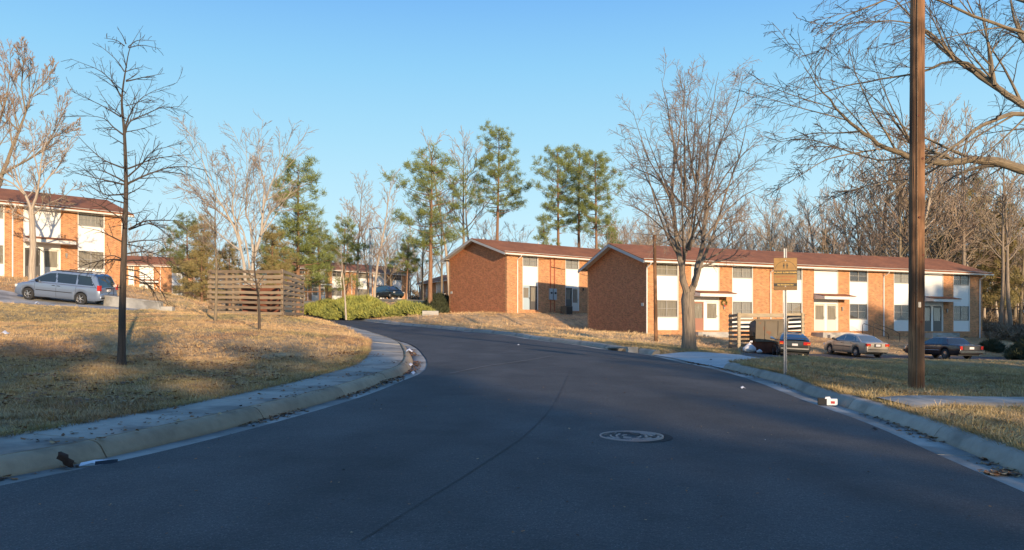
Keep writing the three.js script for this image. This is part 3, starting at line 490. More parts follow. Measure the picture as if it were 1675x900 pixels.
// the shorter block behind it, seen from its back doors
const TH_C = 37 * deg, CXX = -.45, CD = 74;
const ct = (px) => along(px, CXX, CD, TH_C);
const blockC = block('apartment_block', 'two-storey brick block in mid distance with gable end, red conduits and meter boxes', { x: CXX, d: CD, y: 3.85, turn: TH_C, L: 20, bays: [['rear', ct(855), ct(880.5)], ['rear', ct(925), ct(947.5), { d0: M.darkDoor, d1: M.offwhite }], ['rear', 14.2, 16]], spouts: [ct(846), ct(963.5), 18.5], vents: 7, number: -8.6 });
{ // meters, conduits and service cables on that block
  for (const px of [900, 906.5]) {
    const x = ct(px); new MB().tube([V(x, 2.2, .06), V(x, 4.85, .06), V(x, 4.93, .1), V(x, 4.88, .16)], [.045, .045, .045, .05], 8, true).mesh('conduit', M.conduit, blockC);
    const b = new MB().box(x - .17, 1.25, .004, x + .17, 2.25, .17).mesh('meter_box', M.meter, blockC); new MB().cyl(V(x, 1.85, .17), .08, .08, 12, 'z').mesh('meter_dial', M.black, b);
    new MB().tube([V(x, 1.25, .06), V(x, .2, .06)], [.03, .03], 6).mesh('lower_conduit', M.conduit, blockC);
  }
  const c1 = new MB(); c1.tube([V(ct(880.5), 4.8, .05), V(ct(890), 4.83, .07), V(ct(900), 4.9, .1), V(ct(912), 5.1, .3)], [.012, .012, .012, .012], 4).mesh('cable', M.black, blockC);
  new MB().tube([V(ct(900), 4.2, .08), V(ct(915), 4.1, .1), V(ct(924), 4.03, .06)], [.025, .02, .012], 4).mesh('cable', M.black, blockC);
  new MB().tube([V(ct(948), 3.75, .04), V(ct(958), 3.62, .05), V(ct(969), 3.6, .04)], [.012, .012, .012], 4).mesh('cable', M.black, blockC);
  new MB().box(ct(967), 2.4, .003, ct(969.5), 2.95, .08).mesh('alarm_box', M.conduit, blockC);
  new MB().box(ct(953), 2.2, .003, ct(954), 2.45, .1).mesh('wall_lamp', M.black, blockC);
}
// block on the left hill
const TH_A = 45 * deg, a0 = at(200, 466, 61);
{ const AX = a0[0], AD = a0[1], tA = (px) => along(px, AX, AD, TH_A), L = 22, sh = L;
  const ox = AX - Math.cos(TH_A) * L, od = AD - Math.sin(TH_A) * L, q = (px) => tA(px) + L;
  block('apartment_block', 'two-storey brick block on the left hill behind the silver blue minivan', { x: ox, d: od, y: 5.25, turn: TH_A, L, bays: [['window', q(127) - 18.2, q(171) - 18.2], ['entry', q(38) - 10.2, q(99) - 10.2], ['window', q(-27), q(7)], ['entry', q(38), q(99), { d0: M.darkDoor, d1: M.offwhite, c0: M.curtainDark }], ['window', q(127), q(171)]].filter((b) => b[1] > .3), spouts: [q(20), q(199)], vents: 0 }); }
// far block between the left tree and the slatted enclosure
{ const A = at(208, 0, 120), th = 24 * deg, L0 = 6, ox = A[0] - Math.cos(th) * L0, od = 120 - Math.sin(th) * L0, q = (px) => along(px, ox, od, th);
  block('apartment_block', 'distant sunlit brick block left of the slatted enclosure, behind the dark tree trunk', { x: ox, d: od, y: 6.85, turn: th, L: q(319), bays: [['window', 1.2, 3], ['window', q(210), q(219)], ['entry', q(228), q(251)], ['window', q(281), q(301)]], spouts: [q(262), q(317)], vents: 0 }); }
// far block behind the juniper bank
{ const th = 45 * deg, A = at(487, 0, 128), q = (px) => along(px, A[0], 128, th);
  block('apartment_block', 'far brick block with dark red roof behind the juniper bank and street lamp', { x: A[0], d: 128, y: 7.1, turn: th, L: q(668), bays: [['window', q(490), q(499)], ['entry', q(510), q(532)], ['window', q(543), q(559)], ['window', q(585), q(602)], ['entry', q(610), q(632)], ['window', q(642), q(657)]], spouts: [q(503), q(575), q(666)], vents: 0 }); }
// block turned away, mostly hidden behind the mid-distance block
{ const th = -58 * deg, D0 = 148, X0 = (688 - CX) / F * D0, q = (px) => along(px, X0, D0, th);
  block('apartment_block', 'shaded brick block partly hidden behind the gable of the mid distance block', { x: X0, d: D0, y: 6.0, turn: th, L: 22, bays: [['window', q(696), q(702.5)], ['entry', q(713), q(726)], ['window', q(735), q(744)], ['window', 17, 18.8]], spouts: [q(694)], vents: 0, panel: M.offwhite }); }
{ // corner of a house at the right edge of the picture
  const q = at(1690, 560, 56), o = thing('house', 'grey blue sided house just entering the picture at the right edge', 'house', W(q[0], G(q[0] + 2, 56) - .2, 56), -33 * deg);
  const m = new MB(); for (let k = 0; k < 17; k++) m.quad(V(0, .4 + k * .18, .02), V(9, .4 + k * .18, .02), V(9, .57 + k * .18, 0), V(0, .57 + k * .18, 0)), m.quad(V(0, .57 + k * .18, 0), V(9, .57 + k * .18, 0), V(9, .58 + k * .18, .02), V(0, .58 + k * .18, .02));
  m.box(0, .4, -7, 9, 3.46, -.002).mesh('wall', M.siding, o); new MB().box(-.02, -.8, -7.02, 9.02, .4, .03).mesh('foundation', M.concrete, o);
  new MB().quad(V(-.5, 3.42, .6), V(9.5, 3.42, .6), V(9.5, 5.2, -3.5), V(-.5, 5.2, -3.5)).quad(V(9.5, 3.42, -7.6), V(-.5, 3.42, -7.6), V(-.5, 5.2, -3.5), V(9.5, 5.2, -3.5)).tri(V(-.02, 3.46, 0), V(-.02, 5.1, -3.5), V(-.02, 3.46, -7)).mesh('roof', M.shingle, o);
  new MB().box(-.5, 3.26, .55, 9.5, 3.42, .6).box(-.5, 3.3, -.0, 9.5, 3.34, .55).mesh('fascia', M.trim, o); windowPart(o, 1.2, 2.3, 1.4, 2.6, .05, 1, 2);
}
// ---------------------------------------------------------------- trees
const rndDir = (r, dir, ang) => { const a = V(r() - .5, r() - .5, r() - .5).cross(dir); if (a.lengthSq() < 1e-6) a.set(1, 0, 0); a.normalize(); return dir.clone().applyAxisAngle(a, ang).normalize(); };
// one branch and, recursively, what grows on it; out[0] wood, out[1] twigs
function grow(out, r, p, dir, len, rad, lv, C) {
  const seg = C.seg[lv] || 2, pts = [p.clone()], rr = [rad]; let d = dir.clone(), q = p.clone();
  const tip = C.tip * (lv >= C.max ? 1 : 1.6);
  for (let k = 1; k <= seg; k++) {
    d.x += (r() - .5) * C.wob; d.y += (r() - .5) * C.wob + C.up[Math.min(lv, C.up.length - 1)] / seg; d.z += (r() - .5) * C.wob; d.normalize();
    q = q.clone().addScaledVector(d, len / seg); pts.push(q); rr.push(Math.max(tip, lerp(rad, tip, Math.pow(k / seg, .8))));
  }
  out[lv < C.twigFrom ? 0 : 1].tube(pts, rr, lv < C.twigFrom ? (rad > .05 ? 7 : 5) : 3);
  if (lv < C.max) kids(out, r, pts, rr, len, lv, C);
}
function kids(out, r, pts, rr, len, lv, C, from = C.from[lv] ?? .25) {
  const n = Math.max(1, Math.round(C.n[lv] * (C.perLen ? len : 1) * (.8 + .4 * r()))), N = pts.length - 1;
  for (let k = 0; k < n; k++) {
    const t = lerp(from, 1, (k + r()) / n), f = Math.min(N - 1e-4, t * N), i = Math.floor(f), p = pts[i].clone().lerp(pts[i + 1], f - i), d = V().subVectors(pts[i + 1], pts[i]).normalize();
    const l = len * C.ratio[lv] * (.55 + .6 * r()) * lerp(1.1, .55, t), a = C.ang[Math.min(lv, C.ang.length - 1)] * (.7 + .6 * r());
    if (l > C.minLen) grow(out, r, p, rndDir(r, d, a), l, Math.max(C.tip, lerp(rr[i], rr[i + 1], f - i) * C.thin), lv + 1, C);
  }
}
const CFG = (o) => Object.assign({ seg: [6, 5, 4, 3, 2], wob: .22, up: [.1, .25, .2, .1], n: [10, 7, 6, 4], ratio: [.45, .5, .5, .5], ang: [.75, .7, .75, .7], from: [.3, .25, .2, .2], tip: .005, thin: .6, twigFrom: 2, max: 4, minLen: .1 }, o);
function limb(out, r, pts, r0, r1, C, lv = 1, from) {              // explicit limb through points, then its own branches
  const c = new THREE.CatmullRomCurve3(pts), n = Math.max(5, pts.length * 3), P = c.getPoints(n), L = c.getLength(), R = P.map((_, k) => lerp(r0, r1, Math.pow(k / n, .85)));
  for (let k = 1; k < n; k++) P[k].add(V(r() - .5, r() - .5, r() - .5).multiplyScalar(L * .006));
  out[0].tube(P, R, r0 > .07 ? 9 : 6); kids(out, r, P, R, L, lv, C, from);
}
function finish(o, out, bark, twig) { out[0].mesh('trunk', bark, o); if (out[1].i.length) tag(out[1].mesh('twigs', twig, o), null, null, null, 'stuff'); return o; }
const rebase = (out, p) => { for (const m of out) for (let k = 0; k < m.p.length; k += 3) { m.p[k] -= p.x; m.p[k + 1] -= p.y; m.p[k + 2] -= p.z; } };
const pp = (list, D, dd = 0, zig = 0) => list.map(([px, py], k) => { const q = at(px, py, D + dd * k / Math.max(1, list.length - 1)); return W(q[0], q[2], q[1]); });
const budget = { tris: 0 };

{ // the young dark oak on the left lawn
  const r = rng(5), out = [new MB(), new MB()], D = 20, base = at(198, 600, D), b0 = W(base[0], G(base[0], D) - .05, D);
  const tr = pp([[198, 600], [199, 560], [200, 500], [203, 400], [206, 310], [203, 215], [199, 165], [206, 110], [212, 80], [221, 62], [234, 42]], D), R = [.106, .088, .078, .064, .048, .033, .024, .014, .009, .005, .0025];
  tr[0].copy(b0); { const f = [V(b0.x, b0.y, b0.z)]; out[0].tube([b0, b0.clone().add(V(0, .18, 0))], [.15, .112], 9); }
  { const c = new THREE.CatmullRomCurve3(tr), n = 40, P = c.getPoints(n); out[0].tube(P, P.map((_, k) => { const f = k / n * (R.length - 1), i = Math.min(R.length - 2, Math.floor(f)); return lerp(R[i], R[i + 1], f - i) * (1 + .05 * (r() - .5)); }), 10); }
  const C = CFG({ perLen: true, wob: .3, up: [0, .12, .1, .05], n: [0, 7, 8, 7], ratio: [0, .42, .5, .5], ang: [0, .75, .8, .8], from: [0, .18, .15, .2], tip: .003, thin: .62, twigFrom: 3, max: 3, seg: [6, 6, 5, 3] });
  const br = [[[203, 75], [190, 66], [170, 62]], [[206, 72], [200, 58], [192, 46]], [[203, 117], [190, 98], [158, 70]], [[198, 159], [186, 138], [165, 117], [115, 96]], [[197, 191], [165, 172], [120, 151]], [[201, 220], [185, 208], [170, 194], [113, 188]], [[202, 275], [170, 262], [150, 246], [120, 214]], [[203, 297], [180, 285], [158, 278], [108, 282]], [[202, 302], [160, 292], [108, 280]], [[203, 318], [168, 317], [156, 292], [128, 270]],
    [[210, 76], [226, 66], [255, 67]], [[210, 78], [232, 74], [263, 80]], [[206, 117], [222, 112], [237, 109]], [[206, 133], [238, 126], [269, 120]], [[203, 212], [212, 188], [224, 168], [243, 153], [290, 135]], [[203, 222], [212, 200], [240, 186], [268, 175], [303, 181]], [[209, 289], [232, 268], [248, 249], [300, 234]], [[209, 276], [252, 260], [316, 252]], [[209, 300], [248, 283], [290, 272], [350, 280]], [[209, 318], [232, 304], [246, 285]],
    [[210, 375], [237, 362], [270, 361], [317, 363]], [[211, 376], [245, 366], [268, 380], [290, 402]], [[209, 397], [245, 393], [262, 398], [280, 416]], [[208, 415], [240, 412], [265, 420], [292, 436]], [[206, 427], [225, 426], [245, 431], [268, 459]], [[206, 450], [225, 455], [242, 465], [262, 496]], [[206, 440], [232, 446], [258, 468], [275, 500]], [[202, 332], [180, 326], [160, 322], [118, 300]], [[202, 397], [180, 386], [160, 377], [132, 372]], [[202, 427], [180, 425], [160, 428], [128, 437]], [[202, 425], [184, 418], [168, 424], [140, 452]], [[200, 470], [188, 471], [178, 476]], [[202, 360], [170, 340], [135, 322]]];
  for (const b of br) { const L = Math.abs(b[b.length - 1][0] - b[0][0]), dd = (r() - .5) * 1.6, P = pp(b, D, dd); limb(out, r, P, .008 + .00012 * L + .004 * r(), .0035, C, 1, .12); }
  for (let k = 0; k < 16; k++) { // branches towards and away from the camera
    const t = Math.pow(k / 16, .9), py = lerp(455, 90, t), o = at(lerp(202, 207, t), py, D), s = k % 2 ? 1 : -1, len = lerp(1.45, .5, t) * (.7 + .5 * r()), dir = V((r() - .5) * 1.2, lerp(-.05, .6, t), s).normalize();
    const P = [0, .35, .7, 1].map((q) => W(o[0], o[2], D).addScaledVector(dir, len * q).add(V(0, (t < .2 ? -.25 : .1) * q * q * len, 0))); limb(out, r, P, .014, .0035, C, 1, .15);
  }
  rebase(out, b0); finish(thing('oak_tree', 'young bare dark oak with tiers of level branches on the left lawn', 'tree', b0), out, M.barkOak, M.twigDark);
}
{ // large bare maple in front of the long block
  const r = rng(8), out = [new MB(), new MB()], D = 30.5, q0 = at(1127, 573, D), b0 = W(q0[0], G(q0[0], D) - .1, D);
  const C = CFG({ wob: .26, up: [0, .3, .1, .02], n: [0, 13, 8, 6], ratio: [0, .4, .52, .55], ang: [0, .72, .8, .8], from: [0, .22, .2, .1], tip: .0042, thin: .5, twigFrom: 3, max: 4, seg: [6, 6, 5, 4, 3], minLen: .12 });
  C.n = [0, 9, 7, 5, 0]; C.max = 4;
  out[0].tube([b0, b0.clone().add(V(0, .22, 0)), ...pp([[1127, 545], [1126, 515], [1125, 490], [1126, 478]], D)], [.36, .27, .235, .225, .235, .2], 12);
  const st = [[[1126, 488], [1119, 465], [1113, 425], [1106, 380], [1100, 320], [1103, 250], [1094, 190], [1082, 128]], [[1128, 486], [1136, 462], [1141, 435], [1150, 395], [1156, 330], [1157, 265], [1162, 200], [1176, 118]], [[1124, 480], [1118, 440], [1126, 395], [1134, 350], [1138, 290], [1142, 230], [1139, 160]], [[1136, 468], [1150, 425], [1168, 380], [1186, 320], [1210, 255], [1226, 180]], [[1114, 430], [1097, 385], [1076, 330], [1053, 280], [1028, 215]], [[1104, 345], [1085, 300], [1062, 262], [1035, 180]], [[1150, 395], [1180, 355], [1215, 322], [1255, 300]], [[1141, 440], [1165, 430], [1200, 418], [1216, 390]], [[1110, 400], [1085, 375], [1050, 345], [1012, 330]], [[1156, 340], [1185, 290], [1218, 250], [1250, 225]], [[1100, 320], [1072, 290], [1040, 275], [1005, 240]], [[1138, 300], [1128, 250], [1122, 190], [1130, 135]], [[1156, 300], [1180, 230], [1205, 170], [1215, 125]], [[1105, 260], [1112, 210], [1118, 160], [1112, 130]]];
  st.forEach((s, k) => { const dd = [-.9, .8, 1.8, -1.4, 1.5, -2.2, 2.2, -.6, -2, 1.5, 1.8, -2.2, -1.8, 1.6][k]; const P = pp(s, D, dd); limb(out, r, P, [  .14, .14, .08, .08, .065, .05, .05, .045, .04, .04, .04, .045, .04, .04][k], .006, C, 1, k < 4 ? .3 : .12); });
  for (let k = 0; k < 10; k++) { const o = at(1127 + (r() - .5) * 20, lerp(430, 280, r()), D + (r() - .5) * .3), s = k % 2 ? 1 : -1, a = r() * 1.6 - .8; const P = [0, .4, .75, 1].map((t) => W(o[0], o[2], o[1]).add(V(Math.sin(a) * 2.6 * t, 1.2 * t + 2.4 * t * t, s * Math.cos(a) * 2.6 * t))); limb(out, r, P, .055, .008, C, 1, .15); }
  rebase(out, b0); finish(thing('maple_tree', 'large bare maple forking low beside the driveway in front of the long block', 'tree', b0), out, M.barkMaple, M.twig);
}
{ // big tree off the right edge, its limbs reaching into the picture
  const r = rng(21), out = [new MB(), new MB()], D = 22, X = 16.2, b0 = W(X, G(X, D) - .1, D);
  const C = CFG({ wob: .24, up: [0, .12, -.1, -.35, -.5], n: [0, 15, 9, 6], ratio: [0, .36, .5, .55], ang: [0, .6, .65, .7], from: [0, .15, .2, .1], tip: .0042, thin: .5, twigFrom: 3, max: 4, seg: [6, 6, 5, 4, 3] });
  C.n = [0, 11, 7, 5, 0]; C.max = 4;
  out[0].tube([b0, W(X, 1.6, D), W(X - .2, 3.6, D), W(X - .4, 5.6, D), W(X - .2, 8.5, D), W(X + .2, 12, D)], [.55, .42, .38, .33, .26, .14], 12);
  const lb = [[[1830, 330], [1760, 300], [1675, 277], [1625, 264], [1585, 262], [1545, 267], [1490, 255], [1450, 242], [1410, 215], [1380, 190], [1350, 155], [1315, 110]], [[1720, 288], [1650, 270], [1610, 272], [1570, 284], [1536, 305]], [[1840, 250], [1760, 205], [1675, 172], [1635, 147], [1600, 122], [1560, 97], [1520, 60], [1465, 0], [1440, -40]], [[1627, 140], [1620, 90], [1610, 40], [1598, -20]], [[1800, 260], [1740, 200], [1675, 186], [1620, 198], [1570, 232], [1530, 263], [1480, 300], [1440, 330]], [[1640, 150], [1570, 100], [1495, 121], [1425, 132], [1350, 150], [1290, 175]], [[1820, 150], [1740, 80], [1680, 70], [1660, 30], [1650, -30]], [[1560, 97], [1530, 60], [1485, 37], [1420, 36], [1350, 42]], [[1490, 255], [1440, 262], [1380, 245], [1320, 228], [1270, 232]], [[1450, 243], [1400, 250], [1350, 262], [1290, 300]], [[1820, 100], [1720, 20], [1640, -10], [1560, -50]], [[1410, 215], [1370, 218], [1330, 218], [1262, 232]], [[1545, 267], [1500, 290], [1430, 300], [1350, 330]], [[1700, 60], [1600, 30], [1500, -10], [1400, 20], [1330, 60]]];
  const dds = [-1.5, 1, 1.5, .5, -2.5, 2.5, 1, -2, 2, -2.5, 3, 1.5, 2.5, -3], rs = [.16, .1, .13, .06, .085, .045, .13, .035, .03, .025, .1, .025, .03, .05];
  lb.forEach((s, k) => limb(out, r, pp(s, D, dds[k]), rs[k], .007, C, 1, k === 0 || k === 2 ? .25 : .1));
  rebase(out, b0); finish(thing('river_birch_tree', 'spreading bare tree whose limbs arch in from the right edge of the picture', 'tree', b0), out, M.barkTan, M.twigDark);
}
{ // pale many-stemmed tree behind the slatted enclosure
  const r = rng(31), out = [new MB(), new MB()], D = 58, q0 = at(408, 505, D), b0 = W(q0[0], G(q0[0], D) - .1, D);
  const C = CFG({ wob: .32, up: [0, .28, .2, .1], n: [0, 11, 8, 6], ratio: [0, .42, .5, .55], ang: [0, .6, .7, .7], from: [0, .25, .2, .1], tip: .008, thin: .55, twigFrom: 3, max: 4, seg: [6, 6, 4, 3, 2] }); C.n = [0, 11, 7, 5, 0];
  const st = [[[405, 505], [400, 442], [391, 396], [372, 351], [357, 328], [334, 275], [326, 234]], [[410, 505], [413, 438], [428, 374], [432, 332], [451, 283], [464, 245]], [[408, 505], [414, 415], [409, 370], [402, 347], [404, 298], [409, 250]], [[426, 385], [440, 352], [451, 340], [480, 312]], [[380, 365], [350, 340], [318, 315], [305, 290]], [[395, 400], [380, 340], [385, 290], [372, 255]], [[430, 345], [432, 300], [424, 262], [430, 240]], [[408, 440], [398, 380], [362, 320], [350, 270]]];
  st.forEach((s, k) => limb(out, r, pp(s, D, [-1, 1, 2, -1, 1, -2, 2, 1.5][k]), [.13, .15, .12, .08, .07, .07, .07, .07][k], .014, C, 1, .25));
  rebase(out, b0); finish(thing('crape_myrtle_tree', 'pale barked multi-stemmed bare tree rising behind the slatted enclosure', 'tree', b0), out, M.barkBirch, M.twigPale);
}
{ // pale tree before the left block
  const r = rng(37), out = [new MB(), new MB()], D = 50.5, q0 = at(52, 460, D), b0 = W(q0[0], G(q0[0], D) - .6, D);
  const C = CFG({ wob: .3, up: [0, .4, .3, .2], n: [0, 10, 7, 5], ratio: [0, .45, .5, .55], ang: [0, .65, .7, .7], from: [0, .25, .2, .1], tip: .009, thin: .55, twigFrom: 3, max: 4, seg: [6, 6, 4, 3, 2] }); C.n = [0, 10, 6, 5, 0];
  out[0].tube([b0, ...pp([[52, 440], [54, 400], [52, 360], [51, 340]], D)], [.24, .20, .18, .165, .15], 9);
  [[[51, 345], [42, 320], [30, 300], [22, 262], [28, 220]], [[51, 345], [60, 318], [64, 290], [70, 250], [82, 210]], [[53, 352], [75, 335], [98, 325], [118, 310]], [[60, 318], [80, 290], [100, 265], [115, 230]], [[40, 318], [20, 300], [2, 290], [-20, 262]], [[50, 360], [30, 352], [10, 345]], [[64, 290], [55, 250], [52, 215]]].forEach((s, k) => limb(out, r, pp(s, D, [1, -1, -1.5, 1.5, -1, 1, 2][k]), [.1, .1, .06, .06, .06, .05, .05][k], .012, C, 1, .2));
  rebase(out, b0); finish(thing('sycamore_tree', 'pale barked bare tree standing before the left block behind the minivan', 'tree', b0), out, M.barkPale, M.twigPale);
}
{ // tall tree behind the left block
  const r = rng(41), out = [new MB(), new MB()], D = 76, q0 = at(-30, 420, D), b0 = W(q0[0], G(q0[0], D) - .3, D);
  const C = CFG({ wob: .22, up: [0, .6, .5, .3], n: [0, 12, 8, 6], ratio: [0, .42, .5, .55], ang: [0, .6, .65, .65], from: [0, .3, .2, .1], tip: .014, thin: .52, twigFrom: 3, max: 4, seg: [6, 6, 4, 3, 2] }); C.n = [0, 12, 7, 6, 0];
  out[0].tube([b0, ...pp([[-25, 380], [-12, 320], [0, 292]], D)], [.5, .42, .34, .3], 9);
  [[[0, 292], [12, 262], [30, 215], [42, 185], [50, 158], [62, 110]], [[2, 285], [30, 270], [60, 252], [82, 228], [105, 180]], [[-2, 300], [-10, 240], [10, 160], [18, 100]], [[42, 185], [35, 140], [38, 100], [30, 80]], [[30, 215], [10, 190], [-5, 150]], [[50, 158], [75, 130], [88, 105]], [[82, 228], [105, 215], [128, 205]]].forEach((s, k) => limb(out, r, pp(s, D, [2, -2, 1, -2, 3, 1, 2][k]), [.2, .13, .18, .08, .08, .06, .05][k], .016, C, 1, .25));
  rebase(out, b0); finish(thing('ash_tree', 'tall spreading bare tree rising above the roof of the left block', 'tree', b0), out, M.barkTan, M.twig);
}
function sapling(name, label, px, pyB, pyT, D, rad, nb, len, seed, bark, twig, group, lean = 0) {
  const r = rng(seed), out = [new MB(), new MB()], q0 = at(px, pyB, D), b0 = W(q0[0], G(q0[0], D) - .05, D), top = at(px + lean, pyT, D), T = W(top[0], top[2], D);
  const P = [b0, b0.clone().lerp(T, .35).add(V(.03, 0, 0)), b0.clone().lerp(T, .7).add(V(-.04, 0, .03)), T]; const c = new THREE.CatmullRomCurve3(P).getPoints(14);
  out[0].tube(c, c.map((_, k) => lerp(rad, .006, Math.pow(k / 14, 1.2))), 7);
  const C = CFG({ wob: .3, up: [0, .3, .2, .1], n: [0, 6, 4, 0], ratio: [0, .45, .5], ang: [0, .7, .8], from: [0, .2, .2], tip: .005, thin: .6, twigFrom: 2, max: 3, seg: [5, 5, 4, 3] });
  for (let k = 0; k < nb; k++) { const t = lerp(.42, .97, k / nb), i = Math.floor(t * 14), a = r() * 6.28; grow(out, r, c[i], V(Math.cos(a), .5 + .5 * r(), Math.sin(a)).normalize(), len * (1.1 - t) * (.7 + .6 * r()) * 1.6, .012, 1, C); }
  rebase(out, b0); return finish(thing(name, label, 'tree', b0, 0, group), out, bark, twig);
}
sapling('sapling', 'slim tan trunked young tree beside the left end of the slatted enclosure', 352, 528, 300, 33, .062, 26, 1.5, 51, M.barkTan, M.twigPale, null, 2);
sapling('sapling', 'thin dark leaning sapling on the lawn in front of the slatted enclosure', 424, 544, 395, 28, .052, 12, .6, 52, M.barkOak, M.twigDark, null, -8);
sapling('sapling', 'thin white trunked birch standing in the juniper bank', 566, 505, 400, 78, .09, 16, 1.9, 53, M.barkBirch, M.twigPale, null, -8);

// woods: a few kinds of bare tree, each copied
function woodTree(seed, H, spread, first, bark, twig, n0 = 16) {
  const r = rng(seed), out = [new MB(), new MB()], C = CFG({ wob: .3, up: [0, .38, .28, .15], n: [0, 8, 6, 4], ratio: [0, .45, .5, .55], ang: [0, .6, .65, .7], from: [0, .25, .15, .1], tip: .012, thin: .5, twigFrom: 2, max: 4, seg: [8, 5, 3, 2, 2], minLen: .3 }); C.n = [0, 8, 5, 3, 0];
  const P = [], R = []; let q = V(0, -.4, 0), d = V((r() - .5) * .1, 1, (r() - .5) * .1);
  for (let k = 0; k <= 10; k++) { P.push(q.clone()); R.push(lerp(.10 + H * .006, .02, Math.pow(k / 10, .9))); d.x += (r() - .5) * .12; d.z += (r() - .5) * .12; d.normalize(); q = q.clone().addScaledVector(d, H * .9 / 10); }
  out[0].tube(P, R, 7);
  for (let k = 0; k < n0; k++) { const t = lerp(first, .98, Math.pow((k + r()) / n0, .8)), i = Math.min(9, Math.floor(t * 10)), p = P[i].clone().lerp(P[i + 1], t * 10 - i), a = k * 2.4 + r(); grow(out, r, p, V(Math.cos(a), lerp(.8, 1.3, r()), Math.sin(a)).normalize(), spread * lerp(1.15, .55, (t - first) / (1 - first)) * (.75 + .5 * r()), R[i] * .5, 1, C); }
  return [out[0].geo(), out[1].geo(), bark, twig];
}
const WT = [woodTree(61, 17, 5.2, .28, M.barkTan, M.twigWood), woodTree(62, 18, 4.2, .35, M.barkMaple, M.twigWood), woodTree(63, 15, 5.6, .22, M.barkTan, M.twig), woodTree(64, 19, 3.6, .4, M.barkPale, M.twigWood, 14), woodTree(65, 13, 4.6, .2, M.barkMaple, M.twigWood, 15)];
const WOOD = WT.map(([a, b, bk, tw]) => { const o = new THREE.Group(); mesh('trunk', a, bk, o); tag(mesh('twigs', b, tw, o), null, null, null, 'stuff'); return o; });
function plant(proto, name, px, D, sc, turn, label, group, sy = 1) {
  const c = proto.clone(); c.name = numbered(name); const x = (px - CX) / F * D; c.position.copy(W(x, G(x, D) - .1, D)); c.rotation.y = turn; c.scale.set(sc, sc * sy, sc); c.userData = {}; tag(c, label, 'tree', group); scene.add(c); return c;
}
{ const r = rng(71), lab = 'bare winter tree in the wood behind the long brick block', gp = 'bare trees of the wood behind the long block';
  for (let k = 0; k < 46; k++) { const px = 985 + k * 15.6 + (r() - .5) * 18, D = lerp(88, 132, r()), top = lerp(345, 300, smooth(1000, 1400, px)) - (px > 1380 ? 18 : 0) + 50 * (r() - .3); const x = (px - CX) / F * D, i = Math.floor(r() * 5), H = [17, 18, 15, 19, 13][i]; const want = EYE + (CY - top) / F * D - G(x, D); plant(WOOD[i], 'wood_tree', px, D, Math.max(.6, want / H), r() * 6.28, lab, gp); }
  for (let k = 0; k < 14; k++) { const px = 1440 + k * 17 + (r() - .5) * 20, D = lerp(76, 96, r()); if (px < 1600) { plant(WOOD[Math.floor(r() * 5)], 'wood_tree', px, Math.max(D, 86), 1.15 + .3 * r(), r() * 6.28, lab, gp); } else if (px > 1634) plant(WOOD[1], 'woodland_edge_tree', px, D * .95, .95 + .25 * r(), r() * 6.28, ['slim', 'tall', 'slender', 'thin'][k % 4] + ' bare tree beyond the right end of the long block, ' + (px < 1640 ? 'close to its downspout' : px < 1690 ? 'near the picture edge' : 'at the very picture edge'), 'bare trees at the right edge of the wood'); }
  [[735, 112, 1.25, 3], [756, 108, 1.28, 1], [778, 115, 1.2, 3], [722, 118, .95, 0], [800, 122, .9, 2], [850, 118, .72, 0], [640, 130, .9, 2], [668, 135, .85, 4], [690, 128, 1.0, 0]].forEach(([px, D, s, i], k) => plant(WOOD[i], 'bare_tree', px, D, s, r() * 6.28, 'leafless tree ' + ['just right of the round-crowned pine', 'in the middle of the tall clump between two pines', 'left of the tallest pine, in the tall clump', 'behind the trunk of the round-crowned pine', 'behind the trunk of the tallest pine', 'over the roof ridge of the mid-distance block, right of the tallest pine', 'between the street lamp and the round-crowned pine', 'low behind the flat-crowned green pine', 'close left of the round-crowned pine'][k], 'leafless trees among the pines'));
  [[560, 118, .8, 3], [582, 112, 1.0, 1], [612, 115, 1.02, 3], [604, 110, .8, 2], [630, 121, .8, 4]].forEach(([px, D, s, i], k) => plant(WOOD[i], 'bare_tree', px, D, s, r() * 6.28, 'leafless tree ' + ['left of the street lamp, above the white birch', 'tall and narrow, left of the street lamp', 'tall, directly right of the street lamp', 'spreading low behind the street lamp pole', 'short, above the dark green minivan'][k], 'leafless trees by the street lamp'));
  [[225, 138, .8, 2], [250, 150, .75, 4], [280, 145, .8, 0], [330, 100, .62, 4], [355, 110, .72, 2], [385, 104, .7, 4], [300, 112, .6, 0]].forEach(([px, D, s, i], k) => plant(WOOD[i], 'bare_tree', px, D, s, r() * 6.28, 'leafless tree ' + ['behind the distant sunlit block, next to the dark oak trunk', 'rising over the middle of the distant sunlit block', 'over the right end of the distant sunlit block', 'behind the left end of the slatted enclosure', 'behind the left half of the slatted enclosure', 'behind the pale many-stemmed tree', 'low beside the small pine above the distant block'][k], 'leafless trees behind the enclosure'));
}
